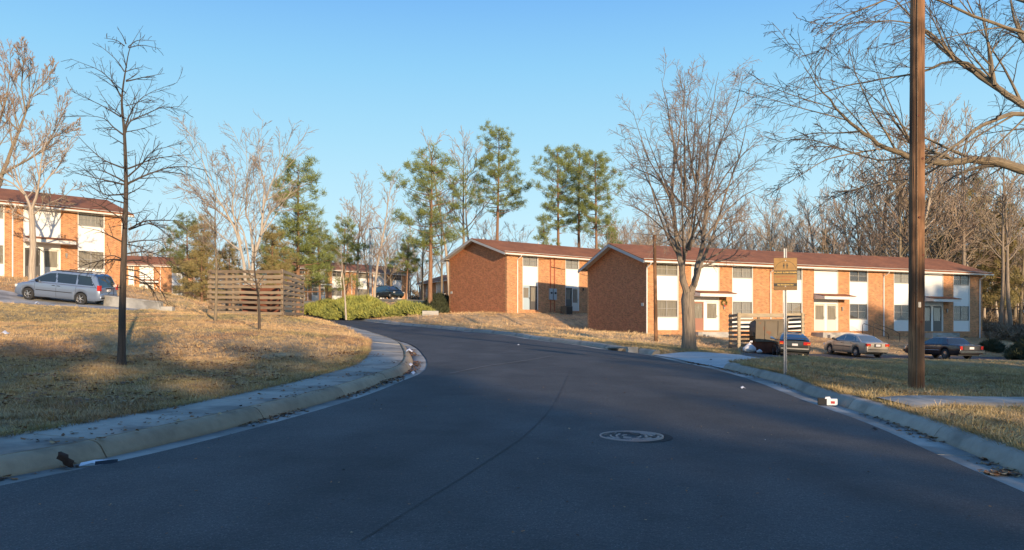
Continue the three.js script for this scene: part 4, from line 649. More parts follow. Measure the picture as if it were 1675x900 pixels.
// pines
function needles(m, r, c, size, n, up = .5) {                      // a brush of stiff needles, each a thin triangle
  for (let k = 0; k < n; k++) {
    const d = V(r() * 2 - 1, r() * 1.6 - .8 + up, r() * 2 - 1).normalize(), s = V(r() - .5, r() - .5, r() - .5).cross(d).normalize(), w = size * .05, l = size * (.6 + .6 * r()), o = c.clone().add(V(r() - .5, r() - .5, r() - .5).multiplyScalar(size * .9));
    const a = o.clone().addScaledVector(s, w), b = o.clone().addScaledVector(s, -w), e = o.clone().addScaledVector(d, l);
    m.tri(a, b, e);
  }
}
function pine(seed, H, crown, rad, nb, shape, clump = .42) {
  const r = rng(seed), wood = new MB(), nd = new MB(), P = [], R = []; let q = V(0, -.4, 0); const lean = V((r() - .5) * .06, 1, (r() - .5) * .06);
  for (let k = 0; k <= 10; k++) { P.push(q.clone()); R.push(lerp(.11 + H * .008, .03, k / 10)); q = q.clone().add(V(lean.x + (r() - .5) * .03, 1, lean.z + (r() - .5) * .03).multiplyScalar((H + .4) * .98 / 10)); }
  wood.tube(P, R, 8);
  for (let k = 0; k < nb; k++) {
    const t = lerp(crown, .985, (k + r() * .8) / nb), i = Math.min(9, Math.floor(t * 10)), p = P[i].clone().lerp(P[i + 1], t * 10 - i), u = (t - crown) / (1 - crown), a = k * 2.39 + r() * .8;
    let len = rad * shape(u) * (.55 + .6 * r()); if (r() < .12) len *= .5; const rise = lerp(-.1, .9, u) + .25 * (r() - .5);
    const pts = [0, .33, .66, 1].map((s) => p.clone().add(V(Math.cos(a) * len * s, len * (rise * s * .45 + .22 * s * s), Math.sin(a) * len * s))); wood.tube(pts, [R[i] * .32 + .012, R[i] * .22 + .01, .018, .01], 4);
    const nc = Math.max(2, Math.round(len * 2.9));
    for (let c = 0; c < nc; c++) { const s = lerp(.42, 1.02, Math.pow((c + r()) / nc, .7)), f = s * 3, j = Math.min(2, Math.floor(f)), o = pts[j].clone().lerp(pts[j + 1], f - j), side = V(r() - .5, r() * .55 - .08, r() - .5).multiplyScalar(len * .5 * (1.15 - s * .55) + .3), e = o.clone().add(side); wood.tube([o, e], [.011, .007], 3); const cl = 1 + Math.floor(r() * 3); for (let z = 0; z < cl; z++) needles(nd, r, e.clone().add(V(r() - .5, (r() - .35) * .7, r() - .5).multiplyScalar(clump * 1.5)), clump * (.75 + .5 * r()), 26); }
    needles(nd, r, pts[3], clump, 14);
  }
  needles(nd, r, P[10], clump * 1.2, 20, .9);
  return [wood.geo(), nd.geo()];
}
const loll = (u) => Math.pow(Math.sin(Math.PI * clamp(.16 + .80 * u)), .8), cone = (u) => 1.05 - .85 * u, tall = (u) => (u < .2 ? .75 + u : .95) * (1.08 - .68 * u);
const PN = [[pine(81, 15, .39, 3.4, 42, loll, .40), 15], [pine(82, 22, .51, 4.4, 48, tall, .44), 22], [pine(83, 19, .48, 3.2, 44, loll, .42), 19], [pine(84, 15, .18, 4.2, 60, cone, .46), 15], [pine(85, 11, .12, 3.8, 46, cone, .42), 11], [pine(86, 13, .48, 4.6, 30, cone, .44), 13], [pine(87, 19, .28, 3.6, 66, loll, .55), 19]];
const PINE = (k, mat = M.needle) => { const o = new THREE.Group(); mesh('trunk', PN[k][0][0], M.barkPine, o); tag(mesh('needles', PN[k][0][1], mat, o), null, null, null, 'stuff'); return o; };
{ const r = rng(91), add = (k, px, D, top, label, turn, mat, wide = 1) => { const x = (px - CX) / F * D, want = EYE + (CY - top) / F * D - G(x, D) + .1, s = want / PN[k][1]; const c = plant(PINE(k, mat), 'pine_tree', px, D, s, turn, label); c.scale.set(s * wide, s, s * wide); return c; };
  add(0, 703, 80, 246, 'tall pine with a rounded crown left of the mid-distance block', .4, undefined, 1.08);
  add(1, 812, 100, 206, 'tallest pine with open crown behind the mid-distance block', 2.0, undefined, 1.0);
  add(2, 914, 95, 240, 'pine with slim crown, left one of the three between the two right blocks', 1.1);
  add(2, 946, 99, 244, 'pine in the middle of the three between the two right blocks', 4.2);
  add(2, 977, 92, 252, 'pine with ragged crown, right one of the three between the two right blocks', 2.7);
  add(4, 890, 94, 362, 'low bushy pine just above the roof of the mid-distance block', .8, undefined, .8);
  add(4, 1000, 104, 372, 'low pine above the left gable of the long block', 3.8, undefined, .8);
  add(3, 487, 84, 264, 'broad dense pine behind the right end of the slatted enclosure', .5, undefined, 1.12);
  add(5, 560, 104, 358, 'low pine with drooping boughs left of the street lamp', 1.9, undefined, 1.05);
  add(5, 524, 98, 366, 'dark low pine between the broad pine and the street lamp', 5.0, M.needleDark, 1.1);
  add(5, 664, 126, 394, 'pine with flat green crown right of the street lamp', 2.2, undefined, 1.2);
  add(0, 306, 98, 352, 'small pine above the distant sunlit block', 1.4, M.needleDark, 1.1);
  add(4, 334, 92, 356, 'small olive pine left of the pale many-stemmed tree', 3.0, M.needleOlive);
  add(4, 330, 62, 398, 'brownish evergreen behind the left end of the slatted enclosure', 1.0, M.needleOlive, 1.2);
  add(4, 376, 66, 400, 'fuzzy brownish evergreen behind the middle of the slatted enclosure', 2.0, M.needleOlive, 1.25);
  add(4, 445, 70, 370, 'olive evergreen behind the right part of the slatted enclosure', 4.0, M.needleOlive, 1.2);
  add(3, 1592, 98, 296, 'large olive-brown evergreen in the wood behind the utility pole', 1.0, M.needleOlive, 1.1);
  add(3, 1548, 104, 322, 'olive-brown evergreen left of the largest one in the wood', 2.6, M.needleOlive, 1.1);
  add(4, 1350, 112, 378, 'small dark cedar above the roof of the long block', .3, M.needleOlive, .55);
  add(3, 1640, 92, 330, 'olive-brown evergreen at the right edge of the wood', 4.4, M.needleOlive, 1.0);
}
{ // the wood behind the camera that shades the foreground: one mass
  const r = rng(101), o = new THREE.Group(); o.name = 'woodland'; scene.add(o); tag(o, 'belt of tall trees on the near side of the road that shades the foreground', 'woodland', null, 'stuff');
  const spots = [];
  const put = (x, d, s, k) => { const q = (x - 2 + (d + 62) * .9) / 160, dice = r(), turn = r() * 6.28; if (dice < (q > .2 && q < .345 ? .34 : .05)) return; spots.push([x, d, Math.abs(q - .306) < .014 ? s * .76 : s, k, turn]); };
  const hOf = (t) => t < .25 ? 15.5 : t < .38 ? 14.0 : t < .56 ? 14.6 : t < .74 ? 13 : 19.5;
  for (let k = 0; k < 44; k++) { const t = k / 43 * 1.08 - .06; put(lerp(2, 82, t) + (r() - .5) * 3, lerp(-62, 12, t) + (r() - .5) * 6, hOf(t) * (.88 + .2 * r()) / 19, 6); }
  for (let k = 0; k < 44; k++) { const t = k / 43 * 1.08 - .06; put(lerp(5, 86, t) + (r() - .5) * 5, lerp(-67, 7, t) + (r() - .5) * 6, hOf(t) * (.72 + .2 * r()) / 15, 3); }
  for (const k of [6, 3]) for (const w of [0, 1]) { const L = spots.filter((q) => q[3] === k), m = new THREE.InstancedMesh(PN[k][0][w], w ? M.needleDark : M.barkPine, L.length), T = new THREE.Object3D(); L.forEach(([x, d, s, , a], i) => { T.position.copy(W(x, G(x, d) - .2, d)); T.rotation.y = a; T.scale.set(s * (x > 22 ? 1.38 : 1.18), s, s * (x > 22 ? 1.38 : 1.18)); T.updateMatrix(); m.setMatrixAt(i, T.matrix); }); m.name = w ? 'needles' : 'trunk'; m.castShadow = m.receiveShadow = true; m.userData.kind = 'stuff'; o.add(m); }
}

{ // far wood closing the horizon: one mass
  const r = rng(151), o = new THREE.Group(); o.name = 'far_woods'; scene.add(o); tag(o, 'distant brown bare woods closing the horizon behind all the blocks', 'woods', null, 'stuff');
  const S = []; for (let k = 0; k < 330; k++) { const u = lerp(-.78, .82, r()), D = lerp(150, 260, r()); S.push([u * D, D, .62 + .35 * r(), Math.floor(r() * 5), r() * 6.28]); }
  for (let k = 0; k < 150; k++) { const u = lerp(.12, .78, r()), D = lerp(118, 165, r()); S.push([u * D, D, .7 + .4 * r(), Math.floor(r() * 5), r() * 6.28]); }
  WT.forEach(([a, b, bk, tw], i) => { const L = S.filter((q) => q[3] === i); for (const [gq, m] of [[a, bk], [b, tw]]) { const im = new THREE.InstancedMesh(gq, m, L.length), T = new THREE.Object3D(); L.forEach(([x, d, s, , t], k) => { T.position.copy(W(x, G(x, d) - .3, d)); T.rotation.y = t; T.scale.set(s, s, s); T.updateMatrix(); im.setMatrixAt(k, T.matrix); }); im.name = gq === a ? 'trunk' : 'twigs'; im.castShadow = im.receiveShadow = true; im.userData.kind = 'stuff'; o.add(im); } });
}
// ---------------------------------------------------------------- vehicles
const interp = (T, x) => { let k = 1; while (k < T.length - 1 && T[k][0] < x) k++; const a = T[k - 1], b = T[k]; return lerp(a[1], b[1], clamp((x - a[0]) / (b[0] - a[0]))); };
function car(name, label, cat, S, paint, pos, heading, group) {
  const o = thing(name, label, cat, pos, Math.PI / 2 - heading, group), hl = S.L / 2, R = S.R, Ra = R + .05;
  const xs = new Set(); for (let x = -hl; x <= hl + 1e-6; x += .06) xs.add(+x.toFixed(3));
  for (const a of S.axles) for (let k = 0; k <= 14; k++) { const t = k / 14 * Math.PI; xs.add(+(a + Ra * Math.cos(t)).toFixed(3)); }
  xs.add(hl); S.top.forEach((q) => xs.add(q[0])); const X = [...xs].sort((a, b) => a - b);
  const hw = (x) => interp(S.half, x), WF = [.955, .985, 1, .992, .968];
  const low = (x) => { let y = interp(S.sill, x); for (const a of S.axles) if (Math.abs(x - a) < Ra) y = Math.max(y, R + Math.sqrt(Ra * Ra - (x - a) ** 2)); return y; };
  const body = new MB(), rings = X.map((x) => {
    const yt = interp(S.top, x), sh = Math.min(.07, yt * .1), ys = yt - sh, yb = Math.min(low(x), ys - .03), w = hw(x), h = [];
    h.push(V(x, yb, w * .86)); for (let k = 0; k < 5; k++) h.push(V(x, lerp(yb, ys, k / 4), w * WF[k]));
    h.push(V(x, yt - sh * .25, w * .94), V(x, yt, w * .86), V(x, yt + .018, w * .45), V(x, yt + .024, 0));
    return [...h, ...h.slice(0, -1).reverse().map((q) => V(q.x, q.y, -q.z))];
  });
  body.loft(rings); body.fan(rings[0], false); body.fan(rings[rings.length - 1], true);
  // cabin: paint and glass faces of one shell
  const r0 = S.roof[0][0], r1 = S.roof[S.roof.length - 1][0], H = Math.max(...S.roof.map((q) => q[1])), gx = []; for (let x = r0; x <= r1 + 1e-6; x += .05) gx.push(x);
  const FR = [0, .1, .3, .5, .7, .86, 1], cab = gx.map((x) => {
    const yb = interp(S.top, x) - .01, yr = Math.max(yb + .005, interp(S.roof, x)), w = hw(x) * .955, wr = w - (w - S.roofW) * clamp((yr - yb) / (H - yb)), h = [];
    for (const f of FR) h.push(V(x, lerp(yb, yr - .035 * clamp((yr - yb) * 4), f), lerp(w, wr, f * (1.15 - .15 * f))));
    h.push(V(x, yr - .008, wr * .9), V(x, yr + .012, wr * .5), V(x, yr + .018, 0)); return h;
  });
  const wins = S.windows.map(() => [new MB(), new MB()]), ws = new MB(), bl = new MB(), nR = FR.length;
  for (let i = 0; i < cab.length - 1; i++) for (let j = 0; j < cab[0].length - 1; j++) for (const s of [1, -1]) {
    const a = cab[i][j], b = cab[i + 1][j], c = cab[i + 1][j + 1], d = cab[i][j + 1], m = (q) => V(q.x, q.y, q.z * s), cx = (a.x + c.x) / 2, cy = (a.y + c.y) / 2, slope = (interp(S.roof, cx + .03) - interp(S.roof, cx - .03)) / .06;
    let T = body;
    if (j < nR - 1) { if (j > 0 && j < nR - 2) S.windows.forEach((w, k) => { const f = (cy - w[2]) / (w[3] - w[2]); if (f > 0 && f < 1 && cx > lerp(w[0], w[4], f) && cx < lerp(w[1], w[5], f)) T = wins[k][s > 0 ? 0 : 1]; }); }
    else if (j > nR - 1 && Math.abs(slope) > .28) T = slope < 0 ? ws : bl;
    s > 0 ? T.quad(m(a), m(b), m(c), m(d)) : T.quad(m(b), m(a), m(d), m(c));
  }
  body.mesh('body', paint, o);
  const gl = S.glass || M.carGlass;
  wins.flat().forEach((w) => w.i.length && w.mesh('side_window', gl, o)); if (ws.i.length) ws.mesh('windscreen', gl, o); if (bl.i.length) bl.mesh('rear_window', gl, o);
  const sz = (x, y, e = .004) => { const yt = interp(S.top, x) - .06, yb = Math.min(low(x), yt - .03), f = clamp((y - yb) / (yt - yb)) * 4, k = Math.min(3, Math.floor(f)); return hw(x) * lerp(WF[k], WF[k + 1], f - k) + e; };
  new MB().box(-hl + .25, S.sill0 + .02, -hw(0) * .82, hl - .25, S.sill0 + .35, hw(0) * .82).mesh('underbody', M.black, o);
  for (const s of [1, -1]) {
    for (const x of S.seams) { const P = []; for (let k = 0; k <= 6; k++) { const y = lerp(low(x) + .06, interp(S.top, x) - .05, k / 6); P.push(V(x, y, s * sz(x, y, .001))); } new MB().tube(P, P.map(() => .006), 4).mesh('door_seam', M.black, o); }
    for (const x of S.handles) { const y = interp(S.top, x) - .13; new MB().box(x - .09, y - .018, s * sz(x, y, .0) - .01, x + .09, y + .018, s * sz(x, y, .0) + s * .02 + .01).mesh('door_handle', S.handleMat || M.plastic, o); }
    if (S.mould) { const m = new MB(), a = []; for (let k = 0; k <= 24; k++) { const x = lerp(S.axles[1] + R + .14, S.axles[0] - R - .14, k / 24); a.push(V(x, S.mould, s * sz(x, S.mould, .004))); } m.tube(a, a.map(() => .02), 4).mesh('side_moulding', S.mouldMat || M.plastic, o); }
    const mx = S.mirror, my = interp(S.top, mx) + .09; new MB().tube([V(mx, my - .06, s * (hw(mx) * .93)), V(mx, my - .01, s * (hw(mx) + .1)), V(mx - .005, my, s * (hw(mx) + .19))], [.03, .075, .06], 8, true).mesh('mirror', S.mirrorMat || M.plastic, o);
    for (const [x0, x1, y0, y1, z0, z1, mat, nm] of S.lights) { const q = new MB(), zz = s > 0 ? [z0, z1] : [-z1, -z0]; q.box(x0, y0, zz[0], x1, y1, zz[1]).mesh(nm, mat, o); }
  }
  for (const [nm, mat, x0, y0, z0, x1, y1, z1] of S.extra) new MB().box(x0, y0, z0, x1, y1, z1).mesh(nm, mat, o);
  for (const ax of S.axles) for (const s of [1, -1]) {
    const t = new MB(), zo = hw(ax) - .015, prof = [[R * .6, -.1], [R * .93, -.1], [R, -.07], [R, .07], [R * .93, .1], [R * .62, .1]], N = 26, rg = [];
    for (let k = 0; k <= N; k++) { const a = k / N * 6.2832; rg.push(prof.map(([q, z]) => V(ax + Math.cos(a) * q, R + Math.sin(a) * q, s * (zo - .1 + z)))); }
    if (s < 0) rg.reverse(); t.loft(rg.reverse()); const w = t.mesh('wheel', M.rubber, o);
    const rim = new MB(); const z = s * (zo - .025); rim.cyl(V(ax, R, z - .01), R * .17, .03, 10, 'z'); 
    for (let k = 0; k < (S.spokes || 6); k++) { const a = k / (S.spokes || 6) * 6.2832 + .3; rim.beam(V(ax + Math.cos(a) * R * .1, R + Math.sin(a) * R * .1, z), V(ax + Math.cos(a) * R * .6, R + Math.sin(a) * R * .6, z - s * .015), .03, S.spokeW || R * .2, V(0, 0, 1)); }
    const rr = []; for (let k = 0; k <= 26; k++) { const a = k / 26 * 6.2832; rr.push([V(ax + Math.cos(a) * R * .56, R + Math.sin(a) * R * .56, z - s * .05), V(ax + Math.cos(a) * R * .58, R + Math.sin(a) * R * .58, z), V(ax + Math.cos(a) * R * .64, R + Math.sin(a) * R * .64, z - s * .005)]); } rim.loft(s > 0 ? rr.reverse() : rr); rim.mesh('rim', S.rim || M.alloy, w);
    new MB().cyl(V(ax, R, s * (zo - .12)), R * .6, .02, 18, 'z').mesh('brake_disc', M.black, w);
  }
  return o;
}
const paintOf = (r, g, b, m = .35) => new THREE.MeshPhysicalMaterial({ color: lin(r, g, b), metalness: m, roughness: .38, clearcoat: 1, clearcoatRoughness: .06 });
const VAN = { L: 5.1, R: .335, axles: [1.62, -1.42], sill0: .22, roofW: .73, sill: [[-2.55, .34], [-2.2, .26], [2.2, .24], [2.55, .3]], half: [[-2.55, .86], [-2.35, .94], [-1, .985], [1.2, .98], [2, .94], [2.4, .84], [2.55, .70]],
  top: [[-2.55, .64], [-2.5, .70], [-2.48, 1.0], [-2.2, 1.05], [1.35, 1.06], [2.0, .95], [2.38, .83], [2.5, .68], [2.55, .52]], roof: [[-2.46, 1.0], [-2.36, 1.25], [-2.2, 1.6], [-2.02, 1.70], [-1.4, 1.745], [0, 1.75], [.45, 1.70], [.68, 1.60], [1.62, 1.05]],
  windows: [[.02, 1.3, 1.12, 1.64, .12, .62], [-1.12, -.06, 1.12, 1.64, -1.08, .04], [-2.1, -1.2, 1.14, 1.62, -1.86, -1.16]], seams: [-1.16, -.02, 1.22], handles: [.14, -.16], mould: .62, mirror: 1.02,
  lights: [[-2.52, -2.34, .86, 1.16, .76, .925, M.tail, 'tail_lamp'], [2.2, 2.44, .66, .80, .58, .84, M.lamp, 'headlamp']], extra: [['number_plate', M.plate, -2.56, .80, -.16, -2.5, .92, .16], ['bumper', M.plastic, -2.58, .42, -.82, -2.5, .50, .82], ['roof_rail', M.plastic, -1.9, 1.745, .60, .2, 1.79, .63], ['roof_rail', M.plastic, -1.9, 1.745, -.63, .2, 1.79, -.60], ['licence_lamp', M.plastic, -2.53, .96, -.3, -2.48, 1.0, .3]] };
const SED = { L: 4.45, R: .295, axles: [1.36, -1.26], sill0: .2, roofW: .56, sill: [[-2.22, .36], [-1.9, .25], [1.9, .22], [2.22, .28]], half: [[-2.22, .74], [-2.05, .81], [-1, .85], [1, .85], [1.8, .81], [2.1, .72], [2.22, .58]],
  top: [[-2.22, .55], [-2.2, .86], [-2.1, .93], [-1.5, .965], [.95, .935], [1.6, .845], [2.05, .73], [2.18, .62], [2.22, .5]], roof: [[-1.66, .96], [-1.1, 1.27], [-.75, 1.36], [-.2, 1.39], [.22, 1.36], [.42, 1.29], [1.12, .935]],
  windows: [[-.02, .92, .985, 1.31, .06, .38], [-.98, -.09, .985, 1.31, -.72, -.02], [-1.22, -1.03, .985, 1.22, -1.0, -.82]], seams: [-1.0, -.06, .92], handles: [-.8, .12], mould: .60, mirror: .78, glass: M.carGlassLight, spokes: 7,
  lights: [[-2.235, -2.0, .70, .86, .50, .775, M.tail, 'tail_lamp'], [-2.24, -2.12, .715, .76, .56, .70, M.amber, 'indicator'], [1.98, 2.16, .56, .68, .42, .74, M.lamp, 'headlamp']], extra: [['number_plate', M.plate, -2.245, .70, -.155, -2.2, .83, .155], ['plate_recess', M.plastic, -2.23, .66, -.24, -2.19, .86, .24], ['bumper_strip', M.plastic, -2.245, .50, -.70, -2.2, .53, .70], ['exhaust', M.steel, -2.24, .24, .4, -2.05, .30, .46]] };
const HATCH = { ...SED, L: 4.4, glass: M.carGlass, top: [[-2.2, .55], [-2.19, .9], [-2.08, .97], [-1.6, .99], [.95, .935], [1.6, .845], [2.05, .73], [2.17, .62], [2.2, .5]], roof: [[-2.0, .985], [-1.25, 1.26], [-.8, 1.35], [-.2, 1.38], [.22, 1.35], [.42, 1.28], [1.1, .935]], half: [[-2.2, .76], [-2.0, .83], [-1, .86], [1, .86], [1.8, .81], [2.08, .72], [2.2, .58]],
  mirrorMat: M.lamp, lights: [[-2.23, -2.0, .72, .88, .44, .80, M.tail, 'tail_lamp'], [-2.235, -2.1, .735, .79, .64, .79, M.amber, 'indicator'], [1.96, 2.14, .56, .68, .42, .74, M.lamp, 'headlamp']], extra: [['number_plate', M.plate, -2.235, .66, -.15, -2.2, .78, .15], ['spoiler', M.black, -2.2, 1.06, -.66, -1.98, 1.09, .66], ['spoiler_strut', M.black, -2.12, .97, .5, -2.04, 1.06, .54], ['spoiler_strut', M.black, -2.12, .97, -.54, -2.04, 1.06, -.5], ['bumper_strip', M.frame, -2.235, .47, -.72, -2.2, .54, .72], ['badge', M.chrome, -2.215, .86, -.04, -2.19, .89, .04]] };
const COUPE = { L: 5.1, R: .32, axles: [1.5, -1.3], sill0: .22, roofW: .62, sill: [[-2.55, .36], [-2.1, .28], [2.1, .26], [2.55, .34]], half: [[-2.55, .82], [-2.3, .88], [-1, .91], [1.2, .91], [2.3, .87], [2.55, .8]], top: [[-2.55, .6], [-2.53, .86], [-2.3, .91], [-1.5, .955], [.9, .93], [2.3, .85], [2.5, .78], [2.55, .55]],
  roof: [[-1.52, .95], [-1.2, 1.31], [-.95, 1.36], [-.2, 1.37], [.12, 1.35], [.3, 1.30], [.98, .93]], windows: [[-.5, .82, .985, 1.30, -.5, .28], [-.98, -.6, .985, 1.28, -.85, -.6]], seams: [-.56, .86], handles: [-.4], mould: .56, mouldMat: M.chrome, mirror: .7, mirrorMat: M.chrome, handleMat: M.chrome, spokes: 14, spokeW: .05, rim: M.chrome, glass: M.carGlass,
  lights: [[-2.56, -2.42, .62, .82, .66, .82, M.tail, 'tail_lamp'], [2.44, 2.555, .60, .74, .5, .8, M.lamp, 'headlamp']], extra: [['bumper', M.chrome, -2.66, .42, -.86, -2.54, .56, .86], ['bumper', M.chrome, 2.54, .42, -.86, 2.66, .56, .86], ['number_plate', M.plate, -2.565, .64, -.16, -2.54, .78, .16], ['trunk_panel', M.plastic, -2.56, .60, -.55, -2.535, .82, .55]] };
function settle(o, hf) {                                          // stand a car on its four wheels
  const e = .8, f = V(1, 0, 0).applyQuaternion(o.quaternion), s = V(0, 0, 1).applyQuaternion(o.quaternion), y = (a, b) => { const q = o.position.clone().addScaledVector(f, a).addScaledVector(s, b); return hf(q.x, -q.z); };
  const pitch = Math.atan2(y(1.4, 0) - y(-1.4, 0), 2.8), roll = Math.atan2(y(0, e) - y(0, -e), 2 * e);
  o.position.y = (y(1.4, 0) + y(-1.4, 0)) / 2; o.rotation.order = 'YZX'; o.rotation.z = pitch; o.rotation.x = -roll; return o;
}
const onG = (px, D, h = 0) => { const x = (px - CX) / F * D; return W(x, G(x, D) + h, D); }, onLot = (px, D) => { const x = (px - CX) / F * D; return W(x, B(x, D) + .115, D); };
{ const p = onG(107, 48.2); p.y = B(p.x, 48.2) + .1; const v = car('minivan', 'silver blue minivan parked on the left hill below the brick block', 'minivan', VAN, paintOf(.22, .27, .36, .5), p, -86 * deg); settle(v, (x, d) => B(x, d) + .09); }
settle(car('sedan', 'dark green black liftback with rear spoiler parked beside the dumpster', 'car', HATCH, paintOf(.010, .012, .012, .2), onLot(1292, 48.6), 12 * deg), (x, d) => B(x, d) + .10);
settle(car('sedan', 'beige silver four-door sedan with red tail lamps parked in the lot', 'car', SED, paintOf(.40, .345, .27), onLot(1397, 53.2), -14 * deg), (x, d) => B(x, d) + .10);
settle(car('coupe', 'dark maroon boxy coupe with chrome bumpers parked right of the utility pole', 'car', COUPE, paintOf(.022, .014, .017, .2), onLot(1541, 50.5), -13 * deg), (x, d) => B(x, d) + .10).scale.setScalar(.92);
car('minivan', 'dark green minivan parked before the far block above the juniper bank', 'minivan', { ...VAN, seams: [-1.16, -.02] }, paintOf(.012, .022, .025, .2), onG(637, 118, .05), 140 * deg);
car('sedan', 'dark sedan parked before the distant sunlit block at the left', 'car', { ...SED, glass: M.carGlass }, paintOf(.05, .025, .025, .2), onG(290, 112, .1), 80 * deg);

// ---------------------------------------------------------------- slatted enclosures
function slatWall(o, a, b, rows, pitch, h, r, mats, ext = 0) {       // boards nailed between two ground points
  const d = V().subVectors(b, a); d.y = 0; const L = d.length(); d.normalize();
  for (let k = 0; k < rows; k++) {
    const y = .12 + k * pitch, t0 = -.03 - ext * r(), t1 = L + .03 + ext * r(), A = a.clone().addScaledVector(d, t0), Bq = b.clone().addScaledVector(d, t1 - L); A.y += y + (r() - .5) * .035; Bq.y += y + (r() - .5) * .035;
    new MB().beam(A, Bq, .038, h * (.92 + .16 * r())).mesh('board', mats[Math.floor(r() * mats.length)], o);
  }
}
function dumpster(name, label, pos, turn, w, d, h, mat) {
  const o = thing(name, label, 'dumpster', pos, turn), m = new MB(), b = h * .36;
  m.loft([[V(-w / 2, b, 0), V(w / 2, b, 0), V(w / 2, h, .12), V(-w / 2, h, .12)].map((q) => q), [V(-w / 2, b, -d), V(w / 2, b, -d), V(w / 2, h - .18, -d - .05), V(-w / 2, h - .18, -d - .05)]], true);
  m.quad(V(-w / 2, b, 0), V(w / 2, b, 0), V(w / 2, h, .12), V(-w / 2, h, .12)); m.quad(V(w / 2, b, -d), V(-w / 2, b, -d), V(-w / 2, h - .18, -d - .05), V(w / 2, h - .18, -d - .05)); m.mesh('body', mat, o);
  new MB().box(-w / 2 + .04, .06, -d + .05, w / 2 - .04, b, -.08).mesh('base', M.rust, o);
  for (const x of [-w / 2 + .04, -w * .2, w * .2, w / 2 - .04]) new MB().beam(V(x, b, .02), V(x, h, .14), .05, .05).mesh('rib', mat, o);
  new MB().beam(V(-w / 2 - .03, h, .13), V(w / 2 + .03, h, .13), .09, .08).mesh('top_rail', mat, o);
  for (const s of [-1, 1]) new MB().quad(V(s * w / 4 - w / 4 + .01, h + .045, .15), V(s * w / 4 + w / 4 - .01, h + .045, .15), V(s * w / 4 + w / 4 - .01, h - .13, -d - .08), V(s * w / 4 - w / 4 + .01, h - .13, -d - .08)).mesh('lid', M.plastic, o);
  for (const s of [-1, 1]) new MB().box(s > 0 ? w / 2 : -w / 2 - .09, b + .35, -d * .7, s > 0 ? w / 2 + .09 : -w / 2, b + .55, -.15).mesh('fork_pocket', mat, o);
  return o;
}
{ const r = rng(131), A = onG(343, 42), C = onG(460, 40), E = onG(494, 46.8), Fq = A.clone().add(V().subVectors(E, C)); Fq.y = G(Fq.x, -Fq.z);
  const o = thing('slatted_enclosure', 'large weathered enclosure of gapped grey horizontal boards on the left lawn', 'fence', C); const l = (p) => p.clone().sub(C);
  const mats = [M.plank, M.plank2, M.plank], H = 2.2;
  const post = (p, nm = 'post') => new MB().box(p.x - .055, p.y - .3, p.z - .055, p.x + .055, p.y + H, p.z + .055).mesh(nm, M.plank2, o);
  const a = l(A), c = V(), e = l(E), f = l(Fq), i = (p, q, t) => p.clone().lerp(q, t), back = V(.02, 0, -.09);
  for (const p of [a, i(a, c, .33), i(a, c, .68), c, i(c, e, .5), e, i(a, f, .5), f, i(f, e, .36), i(f, e, .7)]) post(p.clone().add(back));
  slatWall(o, a.clone().add(V(0, 0, .02)), c.clone().add(V(0, 0, .02)), 9, .245, .135, r, mats, .1); slatWall(o, c.clone().add(V(.07, 0, 0)), e.clone().add(V(.07, 0, 0)), 9, .245, .135, r, mats, .12); slatWall(o, a.clone().add(V(-.07, 0, 0)), f.clone().add(V(-.07, 0, 0)), 9, .245, .135, r, mats, .1); slatWall(o, f, e, 9, .245, .135, r, mats, .1);
  const dp = A.clone().lerp(E, .52); dp.y = G(dp.x, -dp.z); dumpster('dumpster', 'rusty dark dumpster glimpsed between the boards of the large left enclosure', dp, .2, 1.9, 1.4, 1.45, M.rust);
}
{ const r = rng(137), A = onLot(1209, 50), C = onLot(1313, 50), A2 = onLot(1199, 52.4), C2 = onLot(1318, 52.6); A2.x = A.x + .12; C2.x = C.x - .1;
  const o = thing('slatted_enclosure', 'open fronted enclosure of gapped boards with light posts around the brown dumpster', 'fence', A), l = (p) => p.clone().sub(A), mats = [M.plank3, M.plank3, M.plank], H = 2.3;
  const a = V(), c = l(C), a2 = l(A2), c2 = l(C2); for (const p of [a, c, a2, c2]) p.y = 0;
  for (const [p, m] of [[a, M.post], [c, M.post], [a2, M.plank2], [c2, M.plank2], [a2.clone().lerp(c2, .5), M.plank2]]) new MB().box(p.x - .075, -.3, p.z - .075, p.x + .075, H, p.z + .075).mesh('post', m, o);
  new MB().box(.075, H - .17, -.02, c.x - .075, H - .04, .03).mesh('top_rail', M.post, o);
  slatWall(o, a.clone().add(V(-.1, 0, 0)), a2.clone().add(V(-.1, 0, 0)), 9, .255, .15, r, [M.plank2], .06); slatWall(o, c.clone().add(V(.1, 0, 0)), c2.clone().add(V(.1, 0, 0)), 9, .255, .15, r, [M.plank2], .06); slatWall(o, a2.clone().add(V(0, 0, .1)), c2.clone().add(V(0, 0, .1)), 9, .255, .14, r, mats, .04);
}
dumpster('dumpster', 'tall brown-grey steel dumpster standing in the open slatted enclosure', onLot(1262, 50.9), 0, 1.95, 1.2, 2.0, M.dumpster);

